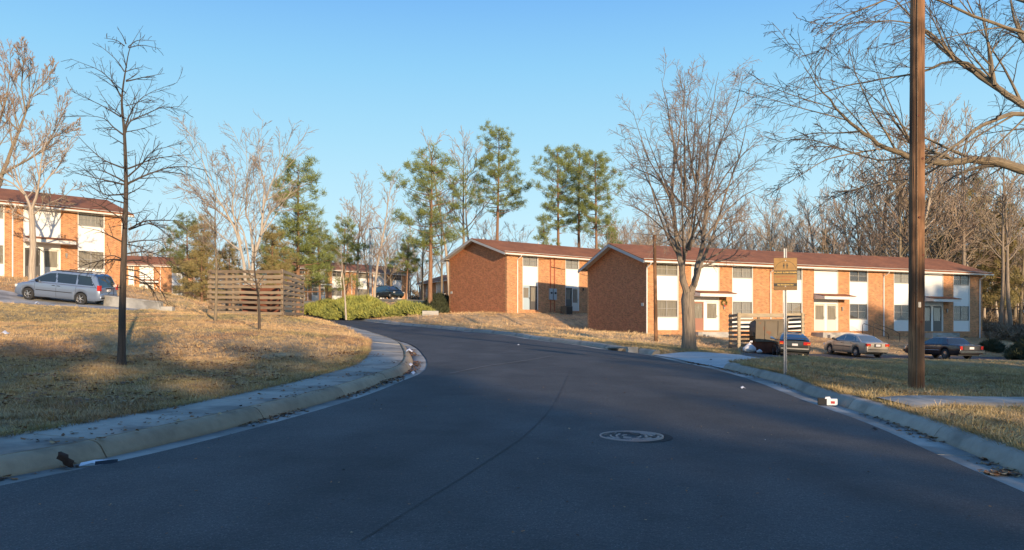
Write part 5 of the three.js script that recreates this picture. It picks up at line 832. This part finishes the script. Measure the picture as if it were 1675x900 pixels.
// ---------------------------------------------------------------- poles, lamp, sign
{ const p = onG(1499, 16.1, -.1), o = thing('utility_pole', 'thick tall brown wooden utility pole on the right lawn', 'utility pole', p), m = new MB(), P = [], R = []; for (let k = 0; k <= 20; k++) { P.push(V(.0032 * k * .6, k * .6, 0)); R.push(lerp(.144, .116, k / 20) * (1 + .012 * Math.sin(k * 2.3))); }
  m.tube(P, R, 18, true).mesh('pole', M.pole, o); for (const [y, a] of [[1.35, .2], [1.9, -.5], [2.6, .5], [3.3, -.1], [4.4, .35], [5.2, -.3]]) new MB().cyl(V(Math.sin(a) * .128 + .0032 * y, y, Math.cos(a) * .128), .022, .02, 8, 'z').mesh('knot', M.rust, o);
  new MB().box(-.03, 1.62, .138, .02, 1.72, .15).mesh('pole_tag', M.frame, o);
  new MB().tube(P.map((q, k) => q.clone().add(V(-.06, 0, R[k] + .004))), P.map(() => .006), 5).mesh('ground_wire', M.plank2, o);
  }
{ const p = onG(1073, 50, -.1), o = thing('utility_pole', 'slim short brown wooden pole near the left end of the long block', 'utility pole', p), m = new MB(); m.tube([V(0, 0, 0), V(-.03, 3, 0), V(-.09, 6.3, 0)], [.12, .105, .09], 10, true).mesh('pole', M.pole, o); }
{ const p = onG(606, 100, -.2), o = thing('street_lamp', 'tall pale street lamp with short arm above the juniper bank', 'street lamp', p), h = EYE + (CY - 373) / F * 100 - p.y; new MB().tube([V(0, 0, 0), V(0, h * .6, 0), V(-.05, h, 0)], [.17, .14, .11], 10, true).mesh('pole', M.concrete, o);
  new MB().tube([V(-.05, h - .35, 0), V(.3, h - .05, .1), V(.7, h - .02, .2)], [.05, .05, .05], 6).mesh('arm', M.steel, o); const l = new MB(); l.tube([V(.55, h - .03, .15), V(.8, h, .22), V(1.2, h - .05, .3), V(1.35, h - .08, .33)], [.06, .13, .15, .05], 8, true).mesh('lamp_head', M.trim, o); }
{ const p = onG(1285, 17.6, -.15), o = thing('road_sign', 'gold and black slow down sign on a thin post by the right kerb', 'sign', p, -.12);
  new MB().box(-.022, 0, -.05, .022, 2.72, -.035).box(-.03, 0, -.035, -.016, 2.72, -.012).box(.016, 0, -.035, .03, 2.72, -.012).mesh('post', M.steel, o);
  const cv = document.createElement('canvas'); cv.width = 350; cv.height = 500; const x = cv.getContext('2d');
  x.fillStyle = '#86622a'; x.fillRect(0, 0, 350, 500); for (let k = 0; k < 60; k++) { x.fillStyle = `rgba(${k % 2 ? 90 : 225},${k % 2 ? 65 : 175},${k % 2 ? 25 : 90},.06)`; x.fillRect((k * 97) % 350 - 40, (k * 61) % 500 - 30, 90, 60); }
  x.strokeStyle = '#1c1712'; x.lineWidth = 5; x.beginPath(); x.arc(175, 210, 160, Math.PI * 1.08, Math.PI * 1.92); x.stroke();
  x.fillStyle = '#15110d'; for (const s of [-1, 1]) { const cx = 175 + s * 23; x.beginPath(); x.arc(cx, 92, 8, 0, 7); x.fill(); x.fillRect(cx - 8, 102, 16, 34); x.fillRect(cx - 8, 136, 6, 30); x.fillRect(cx + 2, 136, 6, 30); x.fillRect(cx + (s > 0 ? -22 : 8), 108, 14, 6); x.fillRect(cx + (s > 0 ? 8 : -14), 108, 6, 24); }
  x.fillRect(0, 196, 350, 58); x.fillRect(0, 392, 350, 50); x.fillRect(0, 476, 350, 10); x.fillRect(0, 0, 350, 4); x.fillRect(0, 496, 350, 4); x.fillRect(0, 0, 3, 500); x.fillRect(347, 0, 3, 500);
  x.textAlign = 'center'; x.fillStyle = '#d3a94e'; x.font = 'bold 36px sans-serif'; x.fillText('PLEASE SLOW DOWN', 175, 238, 335); x.fillStyle = '#8c3a16'; x.font = 'bold 34px sans-serif'; x.fillText('KIDS ARE PLAYING', 175, 304, 290); x.fillText('OUTSIDE', 175, 352); x.fillStyle = '#dcb45a'; x.font = 'bold 28px sans-serif'; x.fillText('The Residents Are', 175, 426, 250); x.fillStyle = '#15110d'; x.font = 'bold 30px sans-serif'; x.fillText('WATCHING & REPORTING', 175, 470, 335);
  const t = new THREE.CanvasTexture(cv); t.colorSpace = THREE.SRGBColorSpace; const w = .235, y0 = 1.86, y1 = 2.53;
  new MB().box(-w, y0, -.012, w, y1, -.008).mesh('panel', M.steel, o); new MB().quad(V(-w, y0, -.007), V(w, y0, -.007), V(w, y1, -.007), V(-w, y1, -.007), [0, 0, 1, 0, 1, 1, 0, 1]).mesh('sign_face', std({ map: t, roughness: .5, metalness: .15 }), o);
  for (const y of [y0 + .08, y1 - .06]) new MB().cyl(V(0, y, -.007), .011, .006, 8, 'z').mesh('bolt', M.steel, o);
}
// ---------------------------------------------------------------- manhole, drains and other small things
{ const [x, d] = onRoad(1033, 714, .06), o = thing('manhole_cover', 'round worn iron manhole cover set in the asphalt', 'manhole cover', W(x, B(x, d) + .014 + .046, d)); o.rotation.x = .04;
  const ringG = (r0, r1, h0, a0 = 0, a1 = 6.2832) => { const m = new MB(), R = [], N = Math.max(4, Math.round(40 * (a1 - a0) / 6.28)); for (let k = 0; k <= N; k++) { const a = lerp(a0, a1, k / N), q = (r, y) => V(Math.cos(a) * r, y, Math.sin(a) * r); R.push([q(r0, -.02), q(r0 + .004, h0), q(r1 - .004, h0), q(r1, -.02)]); } return m.loft(R); };
  ringG(.345, .368, .016).mesh('frame_ring', M.ironWorn, o); ringG(.37, .47, .001).mesh('collar', std({ color: lin(.03, .029, .028), roughness: .95, bumpMap: M.asphalt.bumpMap, bumpScale: .01 }), o); const c = new MB(); c.cyl(V(0, -.05, 0), .335, .05, 40).mesh('cover', M.iron, o); const r = rng(9);
  [[.29, .318], [.225, .25], [.16, .185], [.09, .115]].forEach(([a, b], k) => { for (let j = 0; j < 4; j++) { const s = j * 1.5708 + k * .5 + r() * .3; ringG(a, b, .012, s, s + .95 + r() * .3).mesh('rib', j % 3 === 2 ? M.iron : M.ironWorn, o); } });
  for (let j = 0; j < 8; j++) { const a = j * .785 + .2; const m = new MB().beam(V(Math.cos(a) * .19, .004, Math.sin(a) * .19), V(Math.cos(a) * .29, .004, Math.sin(a) * .29), .02, .012); m.mesh('rib', j % 2 ? M.ironWorn : M.iron, o); }
}
{ const k = RA.reduce((a, p) => Math.abs(p.d - 29.4) < Math.abs(a.d - 29.4) ? p : a), [x, d] = off(k, GUT_R), turn = Math.atan2(k.nx, k.nd); const o = thing('storm_drain', 'concrete kerb inlet with a dark opening beside the driveway', 'storm drain', W(x, B(x, d), d), Math.atan2(-k.nx, k.nd) + Math.PI);
  new MB().box(-.75, .10, -.42, .75, .148, .0).mesh('hood', M.concrete, o); new MB().box(-.75, -.2, -.40, -.6, .098, -.01).box(.6, -.2, -.40, .75, .098, -.01).mesh('side_wall', M.concrete, o); new MB().box(-.6, -.25, -.4, .6, -.03, .1).mesh('opening', M.black, o); }
{ const p = onG(704, 70), o = thing('concrete_block', 'low pale concrete block at the edge of the lawn below the dark hedge', 'concrete block', p, .1); const m = new MB(), b = .03, w = .66, h = .36, d = .3; m.loft([[-w, 0], [-w, h - b], [-w + b, h]].map(() => 0).length ? [[V(-w, -.2, d), V(-w, h - b, d), V(-w, h, d - b), V(-w, h, -d + b), V(-w, h - b, -d), V(-w, -.2, -d)], [V(w, -.2, d), V(w, h - b, d), V(w, h, d - b), V(w, h, -d + b), V(w, h - b, -d), V(w, -.2, -d)]] : []); m.fan([V(-w, -.2, d), V(-w, h, d), V(-w, h, -d), V(-w, -.2, -d)]).fan([V(w, -.2, d), V(w, h, d), V(w, h, -d), V(w, -.2, -d)], true); m.mesh('slab', M.concrete, o); }
{ const a = onG(172, 47.6), b = onG(264, 46.4), o = thing('retaining_wall', 'low pale concrete retaining wall right of the silver blue minivan', 'wall', a), e = b.clone().sub(a); e.y -= .05; new MB().beam(V(0, .18, 0), e.clone().add(V(0, .16, 0)), .22, .62).mesh('wall', M.concrete, o); new MB().beam(V(0, .512, 0), e.clone().add(V(0, .492, 0)), .27, .06).mesh('coping', M.concrete, o); const q = onG(273, 45.8).sub(a); new MB().box(q.x - .35, q.y - .2, q.z - .2, q.x + .35, q.y + .22, q.z + .2).mesh('end_block', M.concrete, o); }
const onB = (px, y, z) => V(bt(px), y, z).applyAxisAngle(V(0, 1, 0), TH_B).add(W(BX, 1.9, BD));
{ const o = thing('wreath', 'small green wreath hung on the brick right of the first canopy', 'wreath', onB(1184, 2.3, .08), TH_B), r = rng(3), m = new MB(); for (let k = 0; k < 160; k++) { const a = k / 160 * 6.283, c = V(Math.cos(a) * .2, Math.sin(a) * .2, 0); needles(m, r, c, .12, 4, 0); } m.mesh('foliage', M.needleDark, o); new MB().box(-.06, -.28, .04, .06, -.14, .08).mesh('bow', M.red, o); }
{ const o = thing('handrail', 'dark metal handrail by the steps of the second entry of the long block', 'handrail', onB(1392, 0, 1.2), TH_B); for (const z of [0, 1.1]) new MB().tube([V(0, -.6, z), V(0, .75, z), V(.15, .85, z), V(1.6, .3, z + .5), V(1.9, .05, z + .7), V(1.9, -.7, z + .7)], Array(6).fill(.025), 6).mesh('rail', M.black, o); }
{ const o = thing('condenser_unit', 'grey air conditioning condenser beside the back door of the mid-distance block', 'air conditioner', V(ct(918), .0, .75).applyAxisAngle(V(0, 1, 0), TH_C).add(W(CXX, 3.85, CD)), TH_C); new MB().box(-.38, -.2, -.38, .38, .66, .38).mesh('case', M.dumpster, o); for (let k = 0; k < 7; k++) new MB().box(-.33, -.02 + k * .09, .382, .33, .03 + k * .09, .395).mesh('louvre', M.black, o); new MB().cyl(V(0, .66, 0), .3, .03, 18).mesh('fan_guard', M.black, o); }
{ const p = onLot(1226, 49.4), o = thing('rubbish_bag', 'white rubbish bag slumped against the left post of the open enclosure', 'rubbish bag', p), r = rng(5), m = new MB(), R = []; for (let i = 0; i <= 9; i++) { const t = i / 9, q = []; for (let j = 0; j < 14; j++) { const a = j / 14 * 6.283, w = Math.sin(Math.PI * Math.pow(t, .7)) * .36 * (1 + .25 * (r() - .5)) + .02; q.push(V(Math.cos(a) * w, t * .62 * (1 + .06 * (r() - .5)) + .0, Math.sin(a) * w * .8)); } q.push(q[0].clone()); R.push(q); } m.loft(R.reverse()).mesh('bag', M.bag, o); new MB().tube([V(0, .6, 0), V(.06, .7, .02), V(.16, .66, .05)], [.03, .05, .08], 6).mesh('knot', M.bag, o); const s = new MB(); s.tube([V(.35, .1, .2), V(.52, .13, .25), V(.66, .1, .22)], [.06, .14, .05], 7, true).mesh('small_bag', M.bag, o); }
const onGut = (P, px, py, h) => { const [x, d] = onRoad(px, py, 0); return W(x, B(x, d) + h, d); };
{ const o = thing('cardboard_carton', 'crushed white and red drink carton with a dark open end in the right gutter', 'carton', onGut(RA, 1352, 662, .0), -.25); const m = new MB().box(0, 0, -.07, .16, .10, .07).mesh('carton', M.paper, o); new MB().box(.06, .025, .0715, .12, .065, .073).mesh('print', M.red, o); new MB().box(-.13, .005, -.06, -.002, .11, .06).mesh('open_end', M.dark, o); new MB().quad(V(-.03, .10, .07), V(.06, .10, .07), V(.05, .135, .04), V(-.02, .13, .05)).mesh('flap', M.paper, o); }
{ const o = thing('litter_wrapper', 'flattened black and white wrapper in the left gutter', 'litter', onGut(LA, 160, 760, -.006), .35); new MB().loft([[V(-.16, 0, .03), V(-.05, .03, .05), V(.12, .015, .04)], [V(-.15, .025, -.04), V(-.03, .045, -.05), V(.13, .04, -.05)]]).mesh('paper', M.paper, o); new MB().loft([[V(-.02, .012, .075), V(.1, .02, .075), V(.17, .0, .03)], [V(-.02, .04, .035), V(.1, .05, .03), V(.17, .045, -.03)]]).mesh('lining', M.black, o); }
{ const [x, d] = onRoad(116, 756, .05), o = thing('kerb_notch_lump', 'rust brown lump standing in for a dark notch in the face of the left kerb', 'notch_lump', W(x, B(x, d) + .02, d), .5), r = rng(8), m = new MB(), R = []; for (let i = 0; i <= 5; i++) { const q = [], t = i / 5; for (let j = 0; j <= 8; j++) { const a = j / 8 * 6.283, w = Math.sin(Math.PI * (.12 + .8 * t)) * .055 * (1 + .8 * (hash2(j % 8, i, 4) - .5)); q.push(V(Math.cos(a) * w - .09 * t, t * .15 - .02, Math.sin(a) * w)); } R.push(q); } m.loft(R.reverse()).mesh('notch_lump', std({ color: lin(.075, .035, .02), roughness: .9, bumpMap: M.kerb.bumpMap, bumpScale: .01 }), o); }  // dark lump added in place of a rusty notch in the kerb
{ const r = rng(15); [[670, 577, 1], [672, 600, .8], [676, 614, .7], [1163, 590, .6], [8, 548, 1.2], [60, 494, 1.3], [848, 566, .7], [1215, 638, .5], [1252, 726, .3], [1430, 706, .35], [1312, 556, 1.6], [941, 558, .9]].forEach(([px, py, s], k) => {
  const lab = ['white paper scrap on the left kerb at the bend', 'small white scrap in the gutter at the bend, nearer than the one on the kerb', 'tiny pale scrap in the left gutter below the bend', 'dark crumb by the driveway gutter', 'white scrap on the far left of the lawn', 'pale scrap on the grass below the front of the minivan', 'pale scrap by the far kerb before the mid-distance block', 'pale pebble near the sign on the asphalt', 'pale pebble on the asphalt right of the manhole cover', 'dark pebble in the right gutter', 'crumpled white bag on the bank right of the second entry', 'pale scrap on the far kerb near the hollow between the blocks'][k];
  const D0 = [0, 0, 0, 0, 27, 45, 0, 0, 0, 0, 60, 0][k], P = D0 ? onG(px, D0, .02) : (() => { const [x, d] = onRoad(px, py, k === 0 ? .14 : 0); return W(x, B(x, d) + (k === 0 ? .15 : .02), d); })(), o = thing('litter_scrap', lab, 'litter', P, r() * 6), m = new MB(), q = .09 * s; m.loft([[V(-q, 0, -q), V(0, q * .7, -q), V(q, .1 * q, -q)], [V(-q, .6 * q, 0), V(0, q * 1.2, 0), V(q, q * .5, 0)], [V(-q, 0, q), V(0, .2 * q, q), V(q, q * .4, q)]]); m.mesh('scrap', k === 3 || k === 9 ? M.dark : M.paper, o); }); }
// ---------------------------------------------------------------- low shrubs, grass, leaves
function foliage(name, label, cat, spots, geo, mat, colf, kind) {
  const m = new THREE.InstancedMesh(geo, mat, spots.length), T = new THREE.Object3D(), c = new THREE.Color();
  spots.forEach(([x, y, d, s, sy], i) => { T.position.copy(W(x, y, d)); T.rotation.set((hash2(i, 3, 1) - .5) * .5, hash2(i, 5, 2) * 6.28, (hash2(i, 7, 3) - .5) * .5); T.scale.set(s, s * (sy || 1), s); T.updateMatrix(); m.setMatrixAt(i, T.matrix); if (colf) { const q = colf(x, d, i); c.setRGB(q[0], q[1], q[2]); m.setColorAt(i, c); } });
  m.name = name; m.castShadow = m.receiveShadow = true; m.userData.kind = 'stuff'; return m;
}
const sprayGeo = (seed, n, size) => { const r = rng(seed), m = new MB(); for (let k = 0; k < n; k++) { const d = V(r() * 2 - 1, r() * 1.3 - .1, r() * 2 - 1).normalize(), s = V(r() - .5, r() - .5, r() - .5).cross(d).normalize(), l = size * (.5 + .7 * r()), o = V(r() - .5, (r() - .4) * .6, r() - .5).multiplyScalar(size * .7), w = size * .10; m.tri(o.clone().addScaledVector(s, w), o.clone().addScaledVector(s, -w), o.clone().addScaledVector(d, l)); } return m.geo(); };
const SPRAY = sprayGeo(3, 26, .36), SPRAY2 = sprayGeo(4, 30, .30);
function mound(name, label, cat, poly, hf, dens, mat, colf, seed, geo = SPRAY) {
  const r = rng(seed), xs = poly.map((q) => q[0]), ds = poly.map((q) => q[1]), x0 = Math.min(...xs), x1 = Math.max(...xs), d0 = Math.min(...ds), d1 = Math.max(...ds), S = [], n = Math.round((x1 - x0) * (d1 - d0) * dens);
  for (let k = 0; k < n; k++) { const x = lerp(x0, x1, r()), d = lerp(d0, d1, r()); if (!inPoly(x, d, poly)) continue; const e = edgeDist(x, d, poly), h = hf(x, d) * Math.sqrt(clamp(e / 1.3)); S.push([x, G(x, d) + h * (.55 + .45 * Math.sqrt(r())) - .05, d, .7 + .7 * r()]); }
  const o = thing(name, label, cat); const m = foliage('foliage', null, null, S, geo, mat, colf); o.add(m); return o;
}
const P2 = (px, D) => [(px - CX) / F * D, D];
const jun = (x, d, i) => { const a = .5 + .5 * n2(x * .8, d * .8), b = hash2(i, 1, 9); const k = .7 + .6 * b; return [lerp(.25, .36, a) * k, lerp(.28, .34, a) * k, .07 * k]; };
mound('juniper_bank', 'broad bright green juniper bank left of the gap, below the street lamp', 'shrubs', [P2(488, 88), P2(540, 80), P2(600, 77.2), P2(650, 75), P2(655, 79), P2(628, 85), P2(612, 95), P2(560, 99), P2(500, 104)], (x, d) => (.62 + .3 * n2(x * .35, d * .35)) * smooth(100, 88, d) + .25, 20, M.juniper, jun, 201);
mound('juniper_bank', 'smaller rounded juniper mound on the right of the gap beside the dark hedge', 'shrubs', [P2(645, 75), P2(680, 73), P2(708, 72.5), P2(700, 77), P2(676, 85), P2(642, 84), P2(632, 79)], (x, d) => 1.05 + .2 * n2(x * .5, d * .5) - .03 * Math.abs(x + 11), 24, M.juniper, jun, 203);
mound('hedge', 'dark shaded hedge between the juniper mound and the gable of the mid-distance block', 'hedge', [P2(700, 78), P2(742, 82), P2(744, 86), P2(690, 84)], (x, d) => 1.6, 50, M.shrubDark, null, 205);
mound('shrub', 'dark evergreen shrub below the right end of the long block', 'shrub', [P2(1604, 62), P2(1632, 60), P2(1640, 64), P2(1612, 66)], (x, d) => .7 + .6 * n2(x * .9, d * .9), 90, M.shrubDark, null, 207, SPRAY2);
mound('shrub', 'larger dark shrub mass at the right edge before the grey blue house', 'shrub', [P2(1652, 52), P2(1740, 49), P2(1760, 56), P2(1650, 60)], (x, d) => .8 + .7 * n2(x * .6, d * .6), 60, M.shrubDark, null, 209, SPRAY2);
mound('shrub', 'low brown twiggy shrub on the bank before the long block', 'shrub', [P2(1500, 60), P2(1520, 59.5), P2(1524, 61), P2(1503, 61.5)], () => .6, 90, M.shrubDark, null, 211, SPRAY2);
structure(mesh('soil_bank', strip([P2(618, 84), P2(634, 79.5), P2(650, 76)], [P2(624, 95), P2(640, 86), P2(662, 79)], 12, 6, (x, d) => G(x, d) + .03), M.soil), 'bare red soil in the gap of the juniper bank');
// grass: short tufts, denser near the camera
const tuft = (seed, n, h, spread) => { const r = rng(seed), m = new MB(); for (let k = 0; k < n; k++) { const a = r() * 6.28, o = V(Math.cos(a) * spread * r(), -.01, Math.sin(a) * spread * r()), l = .5 + 1.1 * r(), t = V(Math.cos(a + r()) * h * l * .9, h * (.35 + .65 * r()), Math.sin(a + r()) * h * l * .9), w = V(-Math.sin(a), 0, Math.cos(a)).multiplyScalar(h * .10); m.tri(o.clone().add(w), o.clone().sub(w), o.clone().add(t)); } return m.geo(); };
{ const r = rng(301), A = [], Bn = [], Cn = [];
  const ok = (x, d) => !(d < 116 && inPoly(x, d, CORR)) && !(x > 3 && (inPoly(x, d, LOT) || inPoly(x, d, APRON))) && !(x < -18 && inPoly(x, d, TERR)) && !(x > 5 && x < 25 && d > 11 && d < 16 && inPoly(x, d, PATH)) ;
  const fill = (out, x0, x1, d0, d1, per, s0, s1) => { const n = Math.round((x1 - x0) * (d1 - d0) * per); for (let k = 0; k < n; k++) { const x = lerp(x0, x1, r()), d = lerp(d0, d1, r()), u = x / d; if (u < -.8 || u > .8) continue; if (!ok(x, d)) continue; out.push([x, G(x, d) - .004, d, lerp(s0, s1, r()) * (.72 + .5 * (.5 + .5 * n2b(x * 1.3, d * 1.3))), .8 + .5 * r()]); } };
  fill(A, -14, -3.5, 5.5, 14, 420, .8, 1.6); fill(A, 4.2, 12, 5.5, 14, 420, .8, 1.6); fill(A, -18, -3, 14, 22, 260, .9, 1.8); fill(A, 4.8, 15, 14, 22, 260, .9, 1.7);
  for (const Q of [LB, RB]) { const E = Q.filter((q) => q[1] > 6.5 && q[1] < 30); for (let k = 0; k < 5200; k++) { const i = Math.floor(r() * (E.length - 1)), t = r(), s = Q === LB ? -1 : 1, o = (r() * r() * .16 - .05) * s, x = lerp(E[i][0], E[i + 1][0], t) + o, d = lerp(E[i][1], E[i + 1][1], t); if (d > 21 && s > 0 || (s > 0 && d > 12.6 && d < 14.2)) continue; A.push([x, B(x, d) + .135, d, .8 + .9 * r(), .9 + .6 * r()]); } }
  fill(Bn, -27, -2.5, 22, 34, 70, .8, 1.4); fill(Bn, 4, 24, 22, 34, 70, .8, 1.4); fill(Bn, -36, -4, 34, 48, 42, .9, 1.5); fill(Bn, -2, 34, 34, 48, 36, .9, 1.5); fill(Cn, -44, 42, 48, 76, 14, .9, 1.6); fill(Cn, -48, 12, 76, 100, 5, 1, 1.6);
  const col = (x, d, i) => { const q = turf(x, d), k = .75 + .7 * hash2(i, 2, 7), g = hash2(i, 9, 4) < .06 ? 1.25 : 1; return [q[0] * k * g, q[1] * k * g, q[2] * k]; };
  const g1 = tuft(1, 12, .045, .07), g2 = tuft(2, 12, .06, .16), g3 = tuft(3, 12, .08, .32);
  for (const [l, gq, lab] of [[A, g1, 'short winter grass of the nearer lawns'], [Bn, g2, 'short winter grass on the middle lawns'], [Cn, g3, 'winter grass on the far lawns and banks']]) { const m = foliage(numbered('grass'), null, null, l, gq, M.blade, col); m.userData.label = lab; m.userData.category = 'grass'; scene.add(m); }
  // fallen leaves
  const lf = new MB(); lf.quad(V(-.035, .004, -.025), V(.035, .004, -.025), V(.03, .016, .02), V(-.03, .012, .03)); lf.quad(V(.035, .004, -.025), V(.06, .018, 0), V(.055, .02, .01), V(.03, .016, .02));
  const L = []; const pushL = (x, d, y, s) => L.push([x, y, d, s]);
  for (let k = 0; k < 16000; k++) { const x = lerp(-14, -3.5, r()), d = lerp(7.5, 24, r()); if (ok(x, d) && n2(x * .3, d * .3) + .4 * n2b(x, d) + r() * .8 > .62) pushL(x, d, G(x, d) + .03, .4 + .55 * r()); }
  for (let k = 0; k < 5000; k++) { const x = lerp(4.6, 14, r()), d = lerp(7.5, 24, r()); if (ok(x, d) && n2(x * .4, d * .4) + r() * .8 > .5) pushL(x, d, G(x, d) + .012, .4 + .5 * r()); }
  const along2 = (P, n, o0, o1, h, d0, d1) => { const Q = P.filter((p) => p.d > d0 && p.d < d1); for (let k = 0; k < n; k++) { const p = Q[Math.floor(r() * Q.length)], c = n2b(p.s * .6, o0 * 5); if (c < -.1 + .5 * r() - .25) continue; const o = lerp(o0, o1, Math.pow(r(), 1.5)), [x, d] = off(p, o); pushL(x + (r() - .5) * .2, d + (r() - .5) * .2, B(x, d) + h + .006 * r(), .28 + .45 * r()); } };
  along2(LA, 2400, GUT_L + .0, GUT_L - .16, -.012, 7, 30); along2(LA, 500, GUT_L + .14, GUT_L + .75, .152, 8, 22); along2(LA, 450, GUT_L + KERB_L + 1.15, GUT_L + KERB_L + .6, .16, 8, 24); along2(RA, 1100, GUT_R + .02, GUT_R - .18, -.012, 7, 24);
  { const [x0, d0] = onRoad(1638, 776); for (let k = 0; k < 150; k++) pushL(x0 + (r() - .5) * .3, d0 + (r() + r() - 1) * .16, B(x0, d0) - .008 + .02 * r(), .3 + .45 * r()); const [x1, d1] = onRoad(640, 622); for (let k = 0; k < 120; k++) pushL(x1 + (r() - .5) * .5, d1 + (r() - .5) * .9, B(x1, d1) - .008 + .02 * r(), .4 + .5 * r()); }
  for (let k = 0; k < 420; k++) { const d = 5.5 + 26 * r() * r(), q = LA.reduce((a, p) => Math.abs(p.d - d) < Math.abs(a.d - d) ? p : a), e = RA.reduce((a, p) => Math.abs(p.d - d) < Math.abs(a.d - d) ? p : a), t = r(), x = lerp(q.x, e.x, t); pushL(x, d, B(x, d) + .022 + .05 * (1 - (2 * t - 1) ** 2), .12 + .2 * r()); }
  const m = foliage('fallen_leaves', null, null, L, lf.geo(), M.leaf, (x, d, i) => { const h = hash2(i, 4, 4), k = .5 + .8 * hash2(i, 6, 1); return h < .55 ? [.27 * k, .125 * k, .05 * k] : h < .75 ? [.13 * k, .07 * k, .04 * k] : [.36 * k, .24 * k, .12 * k]; }); tag(m, 'brown fallen leaves scattered over lawn edges and gutters', 'leaves'); scene.add(m);
}
{ // pale seam across the asphalt and dark tar lines
  const line = (name, lab, pts, w, mat, h = .004) => { const c = new THREE.CatmullRomCurve3(pts.map(([x, d]) => V(x, 0, d))), N = 60, m = new MB(), R = [], r = rng(Math.round(pts[0][0] * 100)); for (let k = 0; k <= N; k++) { const p = c.getPointAt(k / N), t = c.getTangentAt(k / N), ww = w * (.5 + .8 * r()), a = [p.x + t.z * ww, p.z - t.x * ww], b = [p.x - t.z * ww, p.z + t.x * ww], y = (q) => roadY(q[0], q[1]) + h; R.push([W(a[0], y(a), a[1]), W(b[0], y(b), b[1])]); } m.loft(R.reverse()); structure(m.mesh(name, mat, scene), lab); };
  const acr = (x, d) => { const near = (P) => P.reduce((a, p) => Math.hypot(p.x - x, p.d - d) < Math.hypot(a.x - x, a.d - d) ? p : a); const a = near(LA), b = near(RA), da = Math.hypot(a.x - x, a.d - d), db = Math.hypot(b.x - x, b.d - d); return da / (da + db); };
  const roadY = (x, d) => { const t = acr(x, d); return B(x, d) + .014 + .05 * (1 - (2 * t - 1) ** 2) + .004; };
  line('asphalt_seam', 'pale scuffed seam line crossing the asphalt', [onRoad(735, 614), onRoad(800, 602), onRoad(860, 594), onRoad(905, 586)], .05, std({ color: lin(.11, .105, .10), roughness: .9 }));
  line('tar_line', 'thin dark seam running along the asphalt', [onRoad(590, 900), onRoad(690, 835), onRoad(775, 780), onRoad(860, 720), onRoad(905, 670), onRoad(930, 620)], .005, std({ color: lin(.046, .043, .041), roughness: .9 }));
}

{ const r = rng(171), S = []; for (let k = 0; k < 5200; k++) { const u = lerp(.10, .80, r()), D = lerp(84, 128, r()), x = u * D; const h = (.8 + .8 * n2(x * .1, D * .1)); if (h < .3) continue; S.push([x, G(x, D) + h * r(), D, 1.3 + 1.4 * r()]); }
  for (let k = 0; k < 9000; k++) { const rt = k % 3, u = rt ? lerp(.08, .82, r()) : lerp(-.78, -.03, r()), D = rt ? lerp(125, 175, r()) : lerp(160, 205, r()), x = u * D; const h = rt ? 4.2 : 2.2; S.push([x, G(x, D) + h * r() * r(), D, 2.4 + 2.4 * r()]); }
  for (let k = 0; k < 900; k++) { const u = lerp(.555, .70, r()), D = lerp(70, 84, r()), x = u * D; S.push([x, G(x, D) + .7 * r(), D, 1.0 + r()]); }
  const m = foliage('undergrowth', null, null, S, SPRAY2, M.juniper, (x, d, i) => { const k = .6 + .7 * hash2(i, 3, 3); return [.21 * k, .155 * k, .10 * k]; }); tag(m, 'brown leafless undergrowth on the floor of the wood behind the long block', 'undergrowth'); scene.add(m); }

renderer.render(scene, camera);
